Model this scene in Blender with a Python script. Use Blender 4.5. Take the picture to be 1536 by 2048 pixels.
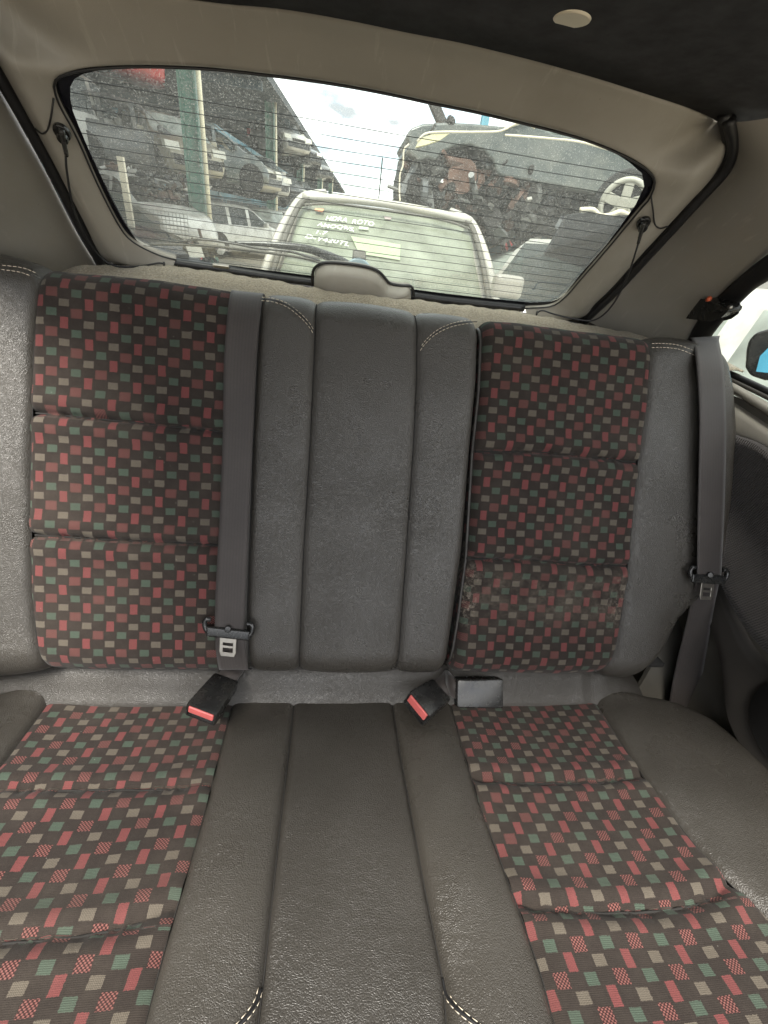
import bpy, bmesh, math, random
from mathutils import Vector as V, Matrix
random.seed(7)
rad = math.radians
S = bpy.context.scene
for o in list(bpy.data.objects): bpy.data.objects.remove(o)
COL = S.collection

# ------------------------------------------------------------------ camera
FPX = 881.97
YAW, PITCH, ROLL = rad(8.97), rad(32.87), rad(-8.14)
CAM = V((-0.0574, -0.4525, 0.7572))
_f = V((math.sin(YAW)*math.cos(PITCH), math.cos(YAW)*math.cos(PITCH), -math.sin(PITCH)))
_r = V((math.cos(YAW), -math.sin(YAW), 0)); _d = _f.cross(_r)
CR = _r*math.cos(ROLL) + _d*math.sin(ROLL)
CD = -_r*math.sin(ROLL) + _d*math.cos(ROLL)
CF = _f
cam = bpy.data.cameras.new('camera'); cam_o = bpy.data.objects.new('camera', cam); COL.objects.link(cam_o)
m = Matrix((( CR.x, -CD.x, -CF.x, CAM.x), (CR.y, -CD.y, -CF.y, CAM.y), (CR.z, -CD.z, -CF.z, CAM.z), (0,0,0,1)))
cam_o.matrix_world = m
cam.sensor_fit = 'HORIZONTAL'; cam.sensor_width = 36; cam.lens = 36*FPX/1536
cam.clip_start = 0.02; cam.clip_end = 2000
S.camera = cam_o
# ------------------------------------------------------------------ world, sun, exposure
W = bpy.data.worlds.new('World'); S.world = W; W.use_nodes = True
nt = W.node_tree; nt.nodes.clear()
out = nt.nodes.new('ShaderNodeOutputWorld'); bg = nt.nodes.new('ShaderNodeBackground')
sky = nt.nodes.new('ShaderNodeTexSky'); sky.sky_type = 'NISHITA'; sky.sun_disc = False
sky.sun_elevation = rad(58); sky.sun_rotation = rad(195)
tc = nt.nodes.new('ShaderNodeTexCoord'); nz = nt.nodes.new('ShaderNodeTexNoise')
nz.inputs['Scale'].default_value = 5.5; nz.inputs['Detail'].default_value = 7; nz.inputs['Roughness'].default_value = .55
mp = nt.nodes.new('ShaderNodeMapping'); mp.inputs['Scale'].default_value = (1, 1, 2.6)
cr = nt.nodes.new('ShaderNodeValToRGB'); cr.color_ramp.elements[0].position = .36; cr.color_ramp.elements[0].color = (.12,.12,.12,1)
cr.color_ramp.elements[1].position = .50; cr.color_ramp.elements[1].color = (1,1,1,1)
mx = nt.nodes.new('ShaderNodeMixRGB'); mx.inputs['Color2'].default_value = (14.8, 14.6, 14.0, 1)
nt.links.new(tc.outputs['Generated'], mp.inputs['Vector']); nt.links.new(mp.outputs[0], nz.inputs['Vector'])
nt.links.new(nz.outputs['Fac'], cr.inputs['Fac']); nt.links.new(cr.outputs['Color'], mx.inputs['Fac'])
n2 = nt.nodes.new('ShaderNodeTexNoise'); n2.inputs['Scale'].default_value = 9; n2.inputs['Detail'].default_value = 6; nt.links.new(mp.outputs[0], n2.inputs['Vector'])
c2 = nt.nodes.new('ShaderNodeValToRGB'); c2.color_ramp.elements[0].position = .36; c2.color_ramp.elements[0].color = (3.6,3.7,3.9,1); c2.color_ramp.elements[1].position = .58; c2.color_ramp.elements[1].color = (14.8,14.6,14.0,1)
nt.links.new(n2.outputs['Fac'], c2.inputs['Fac']); nt.links.new(c2.outputs['Color'], mx.inputs['Color2'])
nt.links.new(sky.outputs[0], mx.inputs['Color1']); nt.links.new(mx.outputs[0], bg.inputs['Color'])
bg.inputs['Strength'].default_value = .118; nt.links.new(bg.outputs[0], out.inputs['Surface'])
sl = bpy.data.lights.new('sun', 'SUN'); sl.energy = 3.2; sl.angle = rad(20); sl.color = (1, .95, .86)
so = bpy.data.objects.new('sun', sl); COL.objects.link(so)
so.rotation_euler = V((0.26, 0.47, -0.85)).to_track_quat('-Z', 'Y').to_euler()
S.view_settings.view_transform = 'Standard'; S.view_settings.look = 'None'
S.view_settings.gamma = 1; S.view_settings.exposure = 1.72
S.render.engine = 'CYCLES'
S.cycles.max_bounces = 10; S.cycles.transparent_max_bounces = 16

# ------------------------------------------------------------------ design helpers
def ray(x, y): return CR*((x-768)/FPX) + CD*((y-1024)/FPX) + CF
def un(x, y, P, n):
    r = ray(x, y); return CAM + r*((P-CAM).dot(n)/r.dot(n))
LB, LC = rad(28), rad(13.68)
ES = V((0, math.sin(LB), math.cos(LB))); NB = V((0, -math.cos(LB), math.sin(LB)))      # backrest: up it, out of it
NC = V((0, math.sin(LC), math.cos(LC))); EC = V((0, -math.cos(LC), math.sin(LC)))      # cushion: out of it, forward along it
def bk(x, y, off=0.):
    p = un(x, y, NB*off, NB); return p.x, p.dot(ES)
def cs(x, y, off=0.):
    p = un(x, y, NC*off, NC); return p.x, p.dot(EC)
ST, RT, SB, RB = .692, .045, .135, .05
def bpos(u, s, off=0.):
    if s > ST:
        a = min((s-ST)/RT, 2.2); nn = ES*math.sin(a) + NB*math.cos(a)
        return V((u,0,0)) + ES*ST - NB*RT + nn*(RT+off)
    if s < SB:
        a = min((SB-s)/RB, 2.2); nn = -ES*math.sin(a) + NB*math.cos(a)
        return V((u,0,0)) + ES*SB - NB*RB + nn*(RB+off)
    return V((u,0,0)) + ES*s + NB*off
def cpos(x, t, off=0.):
    if t > .47:
        a = min((t-.47)/.06, 1.9); nn = EC*math.sin(a) + NC*math.cos(a)
        return V((x,0,0)) + EC*.47 - NC*.06 + nn*(.06+off)
    return V((x,0,0)) + EC*t + NC*off
TP, TN = V((0, .62463, .61793)), V((0, .78801, .61567))      # tailgate plane; TN points out of the car
TV = V((0, -.61567, .78801))                                  # up the tailgate
def tg(x, y, off=0.): return un(x, y, TP - TN*off, TN)         # off > 0 : towards the cabin
def mk(name, verts, faces, mat, parent=None, smooth=True, uv=None, solid=None):
    me = bpy.data.meshes.new(name)
    b = V(parent.matrix_world.translation) if parent else V((0,0,0))
    if parent and parent.parent: b = V(parent['base']) if 'base' in parent else b
    if parent and 'base' in parent: b = V(parent['base'])
    me.from_pydata([tuple(V(v)-b) for v in verts], [], faces); me.update()
    if uv:
        l = me.uv_layers.new(name='uv')
        for p in me.polygons:
            for li in p.loop_indices: l.data[li].uv = uv[me.loops[li].vertex_index]
    if smooth:
        for p in me.polygons: p.use_smooth = True
    o = bpy.data.objects.new(name, me); COL.objects.link(o)
    ms = mat if isinstance(mat, (list, tuple)) else [mat]
    for q in ms: me.materials.append(q)
    if parent:
        o.parent = parent; o['base'] = tuple(b)
    if solid:
        md = o.modifiers.new('s', 'SOLIDIFY'); md.thickness = solid; md.offset = 0
    return o
def tag(o, label, cat, group=None, kind=None):
    if kind: o['kind'] = kind
    if label: o['label'] = label
    if cat: o['category'] = cat
    if group: o['group'] = group
    return o
def thing(name, loc, label, cat, group=None):
    o = bpy.data.objects.new(name, None); COL.objects.link(o); o.location = loc
    o.matrix_world = Matrix.Translation(V(loc)); o['base'] = tuple(loc); o.empty_display_size = .05
    return tag(o, label, cat, group)
def clean(o):
    if 'base' in o: del o['base']
def grid(rows, closed=False):
    vs, fs = [], []; n = len(rows[0])
    for r in rows: vs += r
    for i in range(len(rows)-1):
        for j in range(n-1 if not closed else n):
            k = (j+1) % n; fs.append((i*n+j, i*n+k, (i+1)*n+k, (i+1)*n+j))
    return vs, fs
def cat_rom(pts, n):
    """resample a polyline of vectors smoothly to n points, by arc length"""
    P = [V(p) for p in pts]; out = []
    if len(P) == 2: return [P[0].lerp(P[1], i/(n-1)) for i in range(n)]
    E = [P[0]*2-P[1]] + P + [P[-1]*2-P[-2]]; dense = []
    for i in range(1, len(E)-2):
        for k in range(12):
            t = k/12; a, b, c, d = E[i-1], E[i], E[i+1], E[i+2]
            dense.append(.5*((2*b)+(c-a)*t+(2*a-5*b+4*c-d)*t*t+(3*b-a-3*c+d)*t**3))
    dense.append(P[-1]); L = [0]
    for i in range(1, len(dense)): L.append(L[-1]+(dense[i]-dense[i-1]).length)
    j = 0
    for i in range(n):
        s = L[-1]*i/(n-1)
        while j < len(L)-2 and L[j+1] < s: j += 1
        h = L[j+1]-L[j]; out.append(dense[j].lerp(dense[j+1], 0 if h < 1e-9 else (s-L[j])/h))
    return out
def tube_vf(pts, r, seg=8, ends=True, rs=None):
    vs, fs = [], []; n = len(pts); up = V((0,0,1)); prev = None
    for i, p in enumerate(pts):
        t = (pts[min(i+1,n-1)]-pts[max(i-1,0)]).normalized()
        if prev is None:
            a = t.cross(up); a = t.cross(V((1,0,0))) if a.length < .1 else a
        else: a = prev - t*prev.dot(t)
        a.normalize(); prev = a; b = t.cross(a); rr = rs[i] if rs else r
        for k in range(seg):
            w = 2*math.pi*k/seg; vs.append(p + a*math.cos(w)*rr + b*math.sin(w)*rr)
    for i in range(n-1):
        for k in range(seg):
            q = (k+1) % seg; fs.append((i*seg+k, i*seg+q, (i+1)*seg+q, (i+1)*seg+k))
    if ends: fs.append(tuple(range(seg-1,-1,-1))); fs.append(tuple((n-1)*seg+k for k in range(seg)))
    return vs, fs
def tube(name, pts, r, mat, parent, seg=8, n=None, rs=None):
    if n: pts = cat_rom(pts, n)
    v, f = tube_vf([V(p) for p in pts], r, seg, True, rs); return mk(name, v, f, mat, parent)
class MB:
    def __init__(s): s.v = []; s.f = []
    def add(s, v, f):
        k = len(s.v); s.v += [V(a) for a in v]; s.f += [tuple(i+k for i in g) for g in f]; return s
    def box(s, c, x, y, z):
        c, x, y, z = V(c), V(x), V(y), V(z)
        v = [c+x*a+y*b+z*d for d in (-1,1) for b in (-1,1) for a in (-1,1)]
        return s.add(v, [(0,2,3,1),(4,5,7,6),(0,1,5,4),(2,6,7,3),(0,4,6,2),(1,3,7,5)])
    def cyl(s, a, b, r, seg=16, r2=None):
        v, f = tube_vf([V(a), V(b)], r, seg, True, [r, r2 if r2 is not None else r]); return s.add(v, f)
    def make(s, name, mat, parent=None, smooth=False, bevel=0, seg=2):
        o = mk(name, s.v, s.f, mat, parent, smooth)
        if bevel:
            md = o.modifiers.new('b', 'BEVEL'); md.width = bevel; md.segments = seg; md.limit_method = 'ANGLE'
            for p in o.data.polygons: p.use_smooth = True
            wn = o.modifiers.new('w', 'WEIGHTED_NORMAL')
        return o

# ------------------------------------------------------------------ materials
class N:
    """small node-expression builder"""
    def __init__(s, name):
        s.m = bpy.data.materials.new(name); s.m.use_nodes = True; s.t = s.m.node_tree; s.t.nodes.clear()
        s.out = s.t.nodes.new('ShaderNodeOutputMaterial')
    def n(s, ty, **kw):
        q = s.t.nodes.new(ty)
        for k, v in kw.items():
            if hasattr(q, k) and not k[0].isupper(): setattr(q, k, v)
        return q
    def put(s, q, i, v):
        if v is None: return
        if hasattr(v, 'is_output') or isinstance(v, bpy.types.NodeSocket): s.t.links.new(v, q.inputs[i])
        else: q.inputs[i].default_value = v
    def M(s, op, a, b=None, c=None, clamp=False):
        q = s.t.nodes.new('ShaderNodeMath'); q.operation = op; q.use_clamp = clamp
        s.put(q, 0, a); s.put(q, 1, b); s.put(q, 2, c); return q.outputs[0]
    def mix(s, f, a, b, mode='MIX'):
        q = s.t.nodes.new('ShaderNodeMixRGB'); q.blend_type = mode
        s.put(q, 0, f); s.put(q, 1, a if not isinstance(a, tuple) else a+(1,)); s.put(q, 2, b if not isinstance(b, tuple) else b+(1,)); return q.outputs[0]
    def noise(s, scale, detail=3, rough=.5, vec=None, dist=0):
        q = s.t.nodes.new('ShaderNodeTexNoise'); q.inputs['Scale'].default_value = scale
        q.inputs['Detail'].default_value = detail; q.inputs['Roughness'].default_value = rough; q.inputs['Distortion'].default_value = dist
        s.t.links.new(vec or s.obj(), q.inputs['Vector']); return q.outputs['Fac']
    def vor(s, scale, feat='F1', vec=None, out='Distance', rnd=1):
        q = s.t.nodes.new('ShaderNodeTexVoronoi'); q.feature = feat; q.inputs['Scale'].default_value = scale
        q.inputs['Randomness'].default_value = rnd
        s.t.links.new(vec or s.obj(), q.inputs['Vector']); return q.outputs[out]
    def obj(s):
        if not hasattr(s, '_tc'): s._tc = s.t.nodes.new('ShaderNodeTexCoord')
        return s._tc.outputs['Object']
    def uv(s):
        s.obj(); return s._tc.outputs['UV']
    def sep(s, v):
        q = s.t.nodes.new('ShaderNodeSeparateXYZ'); s.t.links.new(v, q.inputs[0]); return q.outputs
    def mapv(s, v, sc=(1,1,1), loc=(0,0,0), rot=(0,0,0)):
        q = s.t.nodes.new('ShaderNodeMapping'); s.t.links.new(v, q.inputs[0]); q.inputs['Scale'].default_value = sc
        q.inputs['Location'].default_value = loc; q.inputs['Rotation'].default_value = rot; return q.outputs[0]
    def rng(s, v, a, b, c=0., d=1.):
        q = s.t.nodes.new('ShaderNodeMapRange'); s.put(q, 0, v); s.put(q, 1, a); s.put(q, 2, b); s.put(q, 3, c); s.put(q, 4, d); return q.outputs[0]
    def bump(s, h, strength, dist, nrm=None):
        q = s.t.nodes.new('ShaderNodeBump'); q.inputs['Strength'].default_value = strength; q.inputs['Distance'].default_value = dist
        s.t.links.new(h, q.inputs['Height'])
        if nrm: s.t.links.new(nrm, q.inputs['Normal'])
        return q.outputs[0]
    def pbr(s, color, rough=.5, metal=0., nrm=None, spec=.5, sheen=0., coat=0., link=True):
        q = s.t.nodes.new('ShaderNodeBsdfPrincipled')
        s.put(q, 'Base Color', color+(1,) if isinstance(color, tuple) else color); s.put(q, 'Roughness', rough); s.put(q, 'Metallic', metal)
        s.put(q, 'Specular IOR Level', spec); s.put(q, 'Sheen Weight', sheen); s.put(q, 'Coat Weight', coat)
        if nrm: s.t.links.new(nrm, q.inputs['Normal'])
        if link: s.t.links.new(q.outputs[0], s.out.inputs[0])
        return q
def simple(name, col, rough=.5, metal=0., var=.12, vs=6., bump=0., bs=300., spec=.5, coat=0., dirt=None, dscale=3.):
    k = N(name); n1 = k.noise(vs, 4, .6)
    c = k.mix(k.rng(n1, .3, .7, 0, 1), tuple(a*(1-var) for a in col), tuple(min(1, a*(1+var)) for a in col))
    if dirt:
        c = k.mix(k.rng(k.noise(dscale, 6, .65), .45, .7, 0, .8), c, dirt)
    r = k.rng(k.noise(vs*2.3, 3), .3, .7, max(rough-.08, .02), min(rough+.08, 1))
    nr = k.bump(k.noise(bs, 3), bump, .001) if bump else None
    k.pbr(c, r, metal, nr, spec, coat=coat); return k.m
def leather(name, col=(.043,.039,.0335), rough=.29, g=1.0):
    k = N(name)
    wv = k.t.nodes.new('ShaderNodeVectorMath'); wv.operation = 'ADD'
    nn = k.t.nodes.new('ShaderNodeTexNoise'); nn.inputs['Scale'].default_value = 90; k.t.links.new(k.obj(), nn.inputs['Vector'])
    sc = k.t.nodes.new('ShaderNodeVectorMath'); sc.operation = 'SCALE'; sc.inputs['Scale'].default_value = .006
    k.t.links.new(nn.outputs['Color'], sc.inputs[0]); k.t.links.new(k.obj(), wv.inputs[0]); k.t.links.new(sc.outputs[0], wv.inputs[1])
    ed = k.vor(400*g, 'DISTANCE_TO_EDGE', wv.outputs[0]); ed2 = k.rng(ed, 0, .25, 0, 1)
    fine = k.noise(560*g, 4, .7, wv.outputs[0]); big = k.noise(38, 3, .6)
    amp = k.rng(k.noise(9, 2), .35, .65, .65, 1.)
    h = k.M('ADD', k.M('MULTIPLY', ed2, .55), k.M('MULTIPLY', fine, 1.1)); h = k.M('MULTIPLY', h, amp)
    b1 = k.bump(big, .15, .0015); b2 = k.bump(h, .8, .0008, b1)
    worn = k.rng(k.noise(5.5, 3, .5), .35, .75, 0, 1)
    c = k.mix(worn, tuple(a*.94 for a in col), tuple(a*1.08 for a in col))
    speck = k.rng(k.vor(64, 'F1'), .0, .035, 1, 0); sm = k.M('MULTIPLY', speck, k.rng(k.noise(16, 2), .52, .6))
    c = k.mix(k.M('MULTIPLY', sm, .5), c, (.32,.30,.27))
    # pale scuffs and smears
    scf = k.rng(k.noise(60, 5, .75, k.mapv(k.obj(), (1, .35, 1.6), rot=(0,0,.5))), .68, .76, 0, .12)
    c = k.mix(k.M('MULTIPLY', scf, k.rng(k.noise(7, 2), .5, .62)), c, (.26,.24,.21))
    r = k.rng(k.noise(12, 3, .5), .3, .7, rough-.05, rough+.08)
    k.pbr(c, r, 0, b2, .5); return k.m
def cloth(name, stain=False, ph=(0., 0.)):
    k = N(name); o = k.sep(k.uv()); CW, RH = .0179, .0148
    wob = k.rng(k.noise(900, 2), .3, .7, -.03, .03)
    lw = k.rng(k.noise(26, 2), .3, .7, -.035, .035)
    U = k.M('ADD', k.M('DIVIDE', o[0], CW), k.M('ADD', wob, lw)); Vv = k.M('ADD', k.M('DIVIDE', o[1], RH), k.M('ADD', wob, lw))
    c = k.M('FLOOR', U); fu = k.M('ABSOLUTE', k.M('SUBTRACT', k.M('FRACT', U), .5))
    even = k.M('LESS_THAN', k.M('FLOORED_MODULO', c, 2), .5); odd = k.M('SUBTRACT', 1, even)
    vb = k.M('SUBTRACT', Vv, .5)
    def lat(sign, offs):
        e = k.M('ADD', k.M('MULTIPLY_ADD', c, sign, vb), 2+offs)
        return k.M('ABSOLUTE', k.M('SUBTRACT', k.M('FLOORED_MODULO', e, 4), 2))
    def msk(par, sign, offs, hw, hh):
        return k.M('MULTIPLY', par, k.M('MULTIPLY', k.M('LESS_THAN', fu, hw), k.M('LESS_THAN', lat(sign, offs), hh)))
    mr = msk(even, 1, 0, .32, .57); mt = msk(even, 1, 2, .41, .36); mw = msk(odd, -1, 0, .455, .47); mg = msk(odd, -1, 2, .40, .38)
    pu = k.M('SINE', k.M('MULTIPLY', o[0], 2*math.pi/.0017)); pv = k.M('SINE', k.M('MULTIPLY', o[1], 2*math.pi/.0017))
    diag = k.M('SINE', k.M('MULTIPLY', k.M('ADD', o[0], k.M('MULTIPLY', k.M('ABSOLUTE', k.M('SUBTRACT', k.M('FRACT', k.M('DIVIDE', o[0], .0034)), .5)), .003)), 2*math.pi/.0022))
    checker = k.M('GREATER_THAN', k.M('MULTIPLY', k.M('SINE', k.M('MULTIPLY', o[0], 2*math.pi/.0042)), k.M('SINE', k.M('MULTIPLY', o[1], 2*math.pi/.0036))), .05)
    fine = k.noise(1500, 2, .7); blot = k.noise(55, 4, .7)
    base = k.mix(k.rng(fine, .3, .7), (.009,.0072,.0065), (.034,.027,.023)); base = k.mix(k.rng(blot, .35, .7, 0, .45), base, (.036,.030,.025))
    # thin darker weave lines between the cells
    fvv = k.M('ABSOLUTE', k.M('SUBTRACT', k.M('FRACT', Vv), .5)); ln = k.M('MAXIMUM', k.M('GREATER_THAN', fu, .47), k.M('GREATER_THAN', fvv, .47))
    base = k.mix(k.M('MULTIPLY', ln, .35), base, (.016,.013,.012))
    red = k.mix(k.rng(pu, -1, 1, 0, .5), (.160,.047,.046), (.092,.027,.027)); tan = k.mix(k.rng(pu, -.2, .6, 0, .7), (.120,.104,.082), (.062,.053,.043))
    grn = k.mix(k.rng(pv, -.2, .6, 0, .7), (.060,.085,.064), (.030,.045,.034)); wvn = k.mix(k.M('MULTIPLY', checker, 1), (.026,.010,.010), (.190,.076,.067))
    col = k.mix(mt, base, tan); col = k.mix(mg, col, grn); col = k.mix(mw, col, wvn); col = k.mix(mr, col, red)
    col = k.mix(k.rng(fine, .3, .7, .5, 0), col, (.025,.020,.018))
    dust = k.rng(k.noise(9, 5, .7), .45, .8, 0, .18); col = k.mix(dust, col, (.10,.085,.068))
    lint = k.M('MULTIPLY', k.rng(k.vor(70), 0, .045, 1, 0), k.rng(k.noise(20, 2), .55, .6)); col = k.mix(k.M('MULTIPLY', lint, .8), col, (.55,.52,.47))
    if stain:
        ob = k.sep(k.obj()); h = k.M('MULTIPLY', k.rng(ob[2], .255, .30, 0, 1), k.rng(ob[2], .345, .375, 1, 0))
        st = k.M('MULTIPLY', h, k.rng(k.noise(22, 6, .75), .42, .62, 0, 1)); grit = k.rng(k.noise(620, 3, .8), .42, .6, 0, 1)
        col = k.mix(k.M('MULTIPLY', k.M('MULTIPLY', st, grit), .40), col, (.21,.18,.14))
        edge = k.M('MAXIMUM', k.rng(ob[0], .228, .210, 0, .8), k.rng(ob[0], .475, .49, 0, .35))
        e2 = k.M('MULTIPLY', k.M('MULTIPLY', edge, h), k.rng(k.noise(130, 5, .8), .50, .62, 0, .65)); col = k.mix(e2, col, (.36,.31,.25))
    thr = k.M('ADD', k.M('MULTIPLY', k.noise(1100, 2, .6), .7), k.M('MULTIPLY', pv, .12))
    ht = k.M('ADD', thr, k.M('MULTIPLY', k.M('ADD', mr, mw), .25))
    b = k.bump(k.noise(30, 3), .5, .003); b = k.bump(ht, .6, .0009, b)
    k.pbr(col, .93, 0, b, .12, sheen=.06); return k.m
def plastic_grain(name, col, rough=.5, bs=900, dirt=None, var=.08):
    k = N(name); c = k.mix(k.rng(k.noise(4, 4, .6), .3, .7), tuple(a*(1-var) for a in col), tuple(a*(1+var) for a in col))
    if dirt:
        c = k.mix(k.rng(k.noise(3.5, 6, .7), .5, .72, 0, .55), c, dirt)
        st = k.rng(k.noise(14, 5, .6, k.mapv(k.obj(), (6, 1, .7), rot=(0,.5,0))), .60, .70, 0, .5); c = k.mix(st, c, tuple(min(1, a*1.35) for a in col))
        sp = k.rng(k.vor(24), 0, .03, 1, 0); c = k.mix(k.M('MULTIPLY', sp, k.rng(k.noise(9), .5, .55)), c, tuple(a*.25 for a in col))
    k.pbr(c, k.rng(k.noise(15, 3), .3, .7, rough-.07, rough+.1), 0, k.bump(k.noise(bs, 2), .35, .0006), .45); return k.m
M = {}
M['leather'] = leather('grey leather'); M['leather_dark'] = leather('darker leather', (.033,.030,.026), .33)
M['cloth'] = cloth('patchwork cloth'); M['cloth_stain'] = cloth('patchwork cloth stained', True)
M['beige'] = plastic_grain('beige trim', (.200,.186,.163), .55, dirt=(.19,.16,.12))
M['beige_lite'] = plastic_grain('beige tailgate trim', (.275,.257,.222), .50, dirt=(.205,.188,.155))
M['roof'] = simple('charcoal headlining', (.038,.038,.041), .95, var=.25, vs=30, bump=.6, bs=1400, spec=.15)
M['rubber'] = simple('black rubber', (.012,.012,.013), .45, var=.2)
M['frit'] = simple('black glass band', (.008,.008,.011), .18, var=.1)
M['plastic'] = simple('black plastic', (.014,.014,.014), .24, var=.2, vs=40, bump=.12, bs=900, dirt=(.028,.027,.024), dscale=24)
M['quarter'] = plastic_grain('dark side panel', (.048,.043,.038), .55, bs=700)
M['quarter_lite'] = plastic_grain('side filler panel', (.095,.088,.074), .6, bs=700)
M['dark'] = simple('dark void', (.012,.011,.010), .9)
M['chrome'] = simple('steel', (.30,.28,.25), .38, 1.0, var=.15, vs=60)
M['redp'] = simple('red push button', (.45,.10,.095), .38, var=.1, vs=40)
M['thread'] = simple('pale thread', (.55,.48,.38), .8, var=.2, vs=200)
M['creamknob'] = simple('cream plastic', (.62,.56,.44), .5)
k = N('belt webbing'); o_ = k.sep(k.uv())
rib = k.M('SINE', k.M('MULTIPLY', o_[0], 2*math.pi/.0016)); rb2 = k.M('SINE', k.M('MULTIPLY', o_[1], 2*math.pi/.0013))
edg = k.M('GREATER_THAN', k.M('ABSOLUTE', o_[0]), .0225)
cc = k.mix(k.rng(k.noise(7, 4, .6), .3, .7), (.030,.024,.022), (.050,.041,.037)); cc = k.mix(k.M('MULTIPLY', edg, .6), cc, (.018,.015,.014))
cc = k.mix(k.rng(k.M('SINE', k.M('MULTIPLY', o_[0], 2*math.pi/.0048)), -.2, 1, 0, .35), cc, (.020,.016,.015)); cc = k.mix(k.rng(k.noise(700, 2, .8), .4, .7, 0, .45), cc, (.018,.014,.013))
lin = k.M('MULTIPLY', k.rng(k.vor(60), 0, .04, 1, 0), k.rng(k.noise(20, 2), .55, .6)); cc = k.mix(lin, cc, (.4,.37,.33))
k.pbr(cc, .58, 0, k.bump(k.M('ADD', k.M('MULTIPLY', rib, .5), k.M('MULTIPLY', rb2, .5)), .35, .0005), .45, sheen=.2); M['web'] = k.m
k = N('ribbed cloth'); o_ = k.sep(k.obj())
w1 = k.M('SINE', k.M('MULTIPLY', k.M('ADD', o_[1], k.M('MULTIPLY', o_[2], .35)), 2*math.pi/.0045))
k.pbr(k.mix(k.rng(w1, -1, 1), (.028,.024,.023), (.066,.058,.054)), .85, 0, k.bump(w1, .6, .0012), .2, sheen=.3); M['ribbed'] = k.m
k = N('carpet'); cn = k.noise(260, 4, .8); cn2 = k.noise(24, 4)
c1 = k.mix(k.rng(cn, .3, .7), (.13,.105,.07), (.60,.51,.36)); c1 = k.mix(k.rng(cn2, .35, .7, 0, .4), c1, (.30,.25,.17))
k.pbr(c1, .95, 0, k.bump(cn, 1., .005), .1, sheen=.4); M['carpet'] = k.m
k = N('carpet fibre'); k.pbr((.60,.52,.38), .9, 0, None, .1, sheen=.3); M['fibre'] = k.m
# dusty rear glass: clear glass with dust that scatters the light
k = N('dusty rear glass')
tr = k.t.nodes.new('ShaderNodeBsdfTransparent'); tr.inputs[0].default_value = (.54,.59,.57,1)
df = k.t.nodes.new('ShaderNodeBsdfDiffuse'); df.inputs[0].default_value = (.64,.66,.60,1); tl = k.t.nodes.new('ShaderNodeBsdfTranslucent'); tl.inputs[0].default_value = (.64,.67,.62,1)
mm = k.t.nodes.new('ShaderNodeMixShader'); mm.inputs[0].default_value = .6; k.t.links.new(df.outputs[0], mm.inputs[1]); k.t.links.new(tl.outputs[0], mm.inputs[2])
sp1 = k.rng(k.noise(430, 2, .8), .47, .68, 0, .20); sp2 = k.rng(k.vor(260), 0, .17, .45, 0)
sel = k.rng(k.noise(120, 1), .52, .58); sp2 = k.M('MULTIPLY', sp2, sel)
film = k.rng(k.noise(6, 5, .6), .3, .7, .05, .11)
fac = k.M('ADD', k.M('ADD', sp1, sp2), film, clamp=True)
m2 = k.t.nodes.new('ShaderNodeMixShader'); k.t.links.new(fac, m2.inputs[0]); k.t.links.new(tr.outputs[0], m2.inputs[1]); k.t.links.new(mm.outputs[0], m2.inputs[2])
gl = k.t.nodes.new('ShaderNodeBsdfGlossy'); gl.inputs['Roughness'].default_value = .03; fr = k.t.nodes.new('ShaderNodeFresnel'); fr.inputs[0].default_value = 1.45
m3 = k.t.nodes.new('ShaderNodeMixShader'); k.t.links.new(k.M('MULTIPLY', fr.outputs[0], .35), m3.inputs[0]); k.t.links.new(m2.outputs[0], m3.inputs[1]); k.t.links.new(gl.outputs[0], m3.inputs[2])
k.t.links.new(m3.outputs[0], k.out.inputs[0]); M['rearglass'] = k.m
def glassmat(name, tint, film, dirt=(.6,.62,.55)):
    k = N(name); tr = k.t.nodes.new('ShaderNodeBsdfTransparent'); tr.inputs[0].default_value = tint+(1,)
    g = k.pbr(dirt, .12, 0, None, .6, link=False); mx_ = k.t.nodes.new('ShaderNodeMixShader')
    k.t.links.new(k.rng(k.noise(5, 4), .3, .7, film*.7, min(film*1.3, 1)), mx_.inputs[0]); k.t.links.new(tr.outputs[0], mx_.inputs[1]); k.t.links.new(g.outputs[0], mx_.inputs[2])
    k.t.links.new(mx_.outputs[0], k.out.inputs[0]); return k.m
M['sideglass'] = glassmat('side window glass', (.50,.53,.52), .10, (.75,.77,.76)); M['carglass'] = glassmat('car glass', (.35,.42,.40), .35, (.10,.12,.12))
M['carglass_pale'] = glassmat('pale car glass', (.5,.55,.52), .6, (.62,.68,.62))  # pale film mixed over lightly tinted glass
M['screen'] = glassmat('pale windscreen', (.65,.72,.62), .74, (.27,.29,.225))

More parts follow.
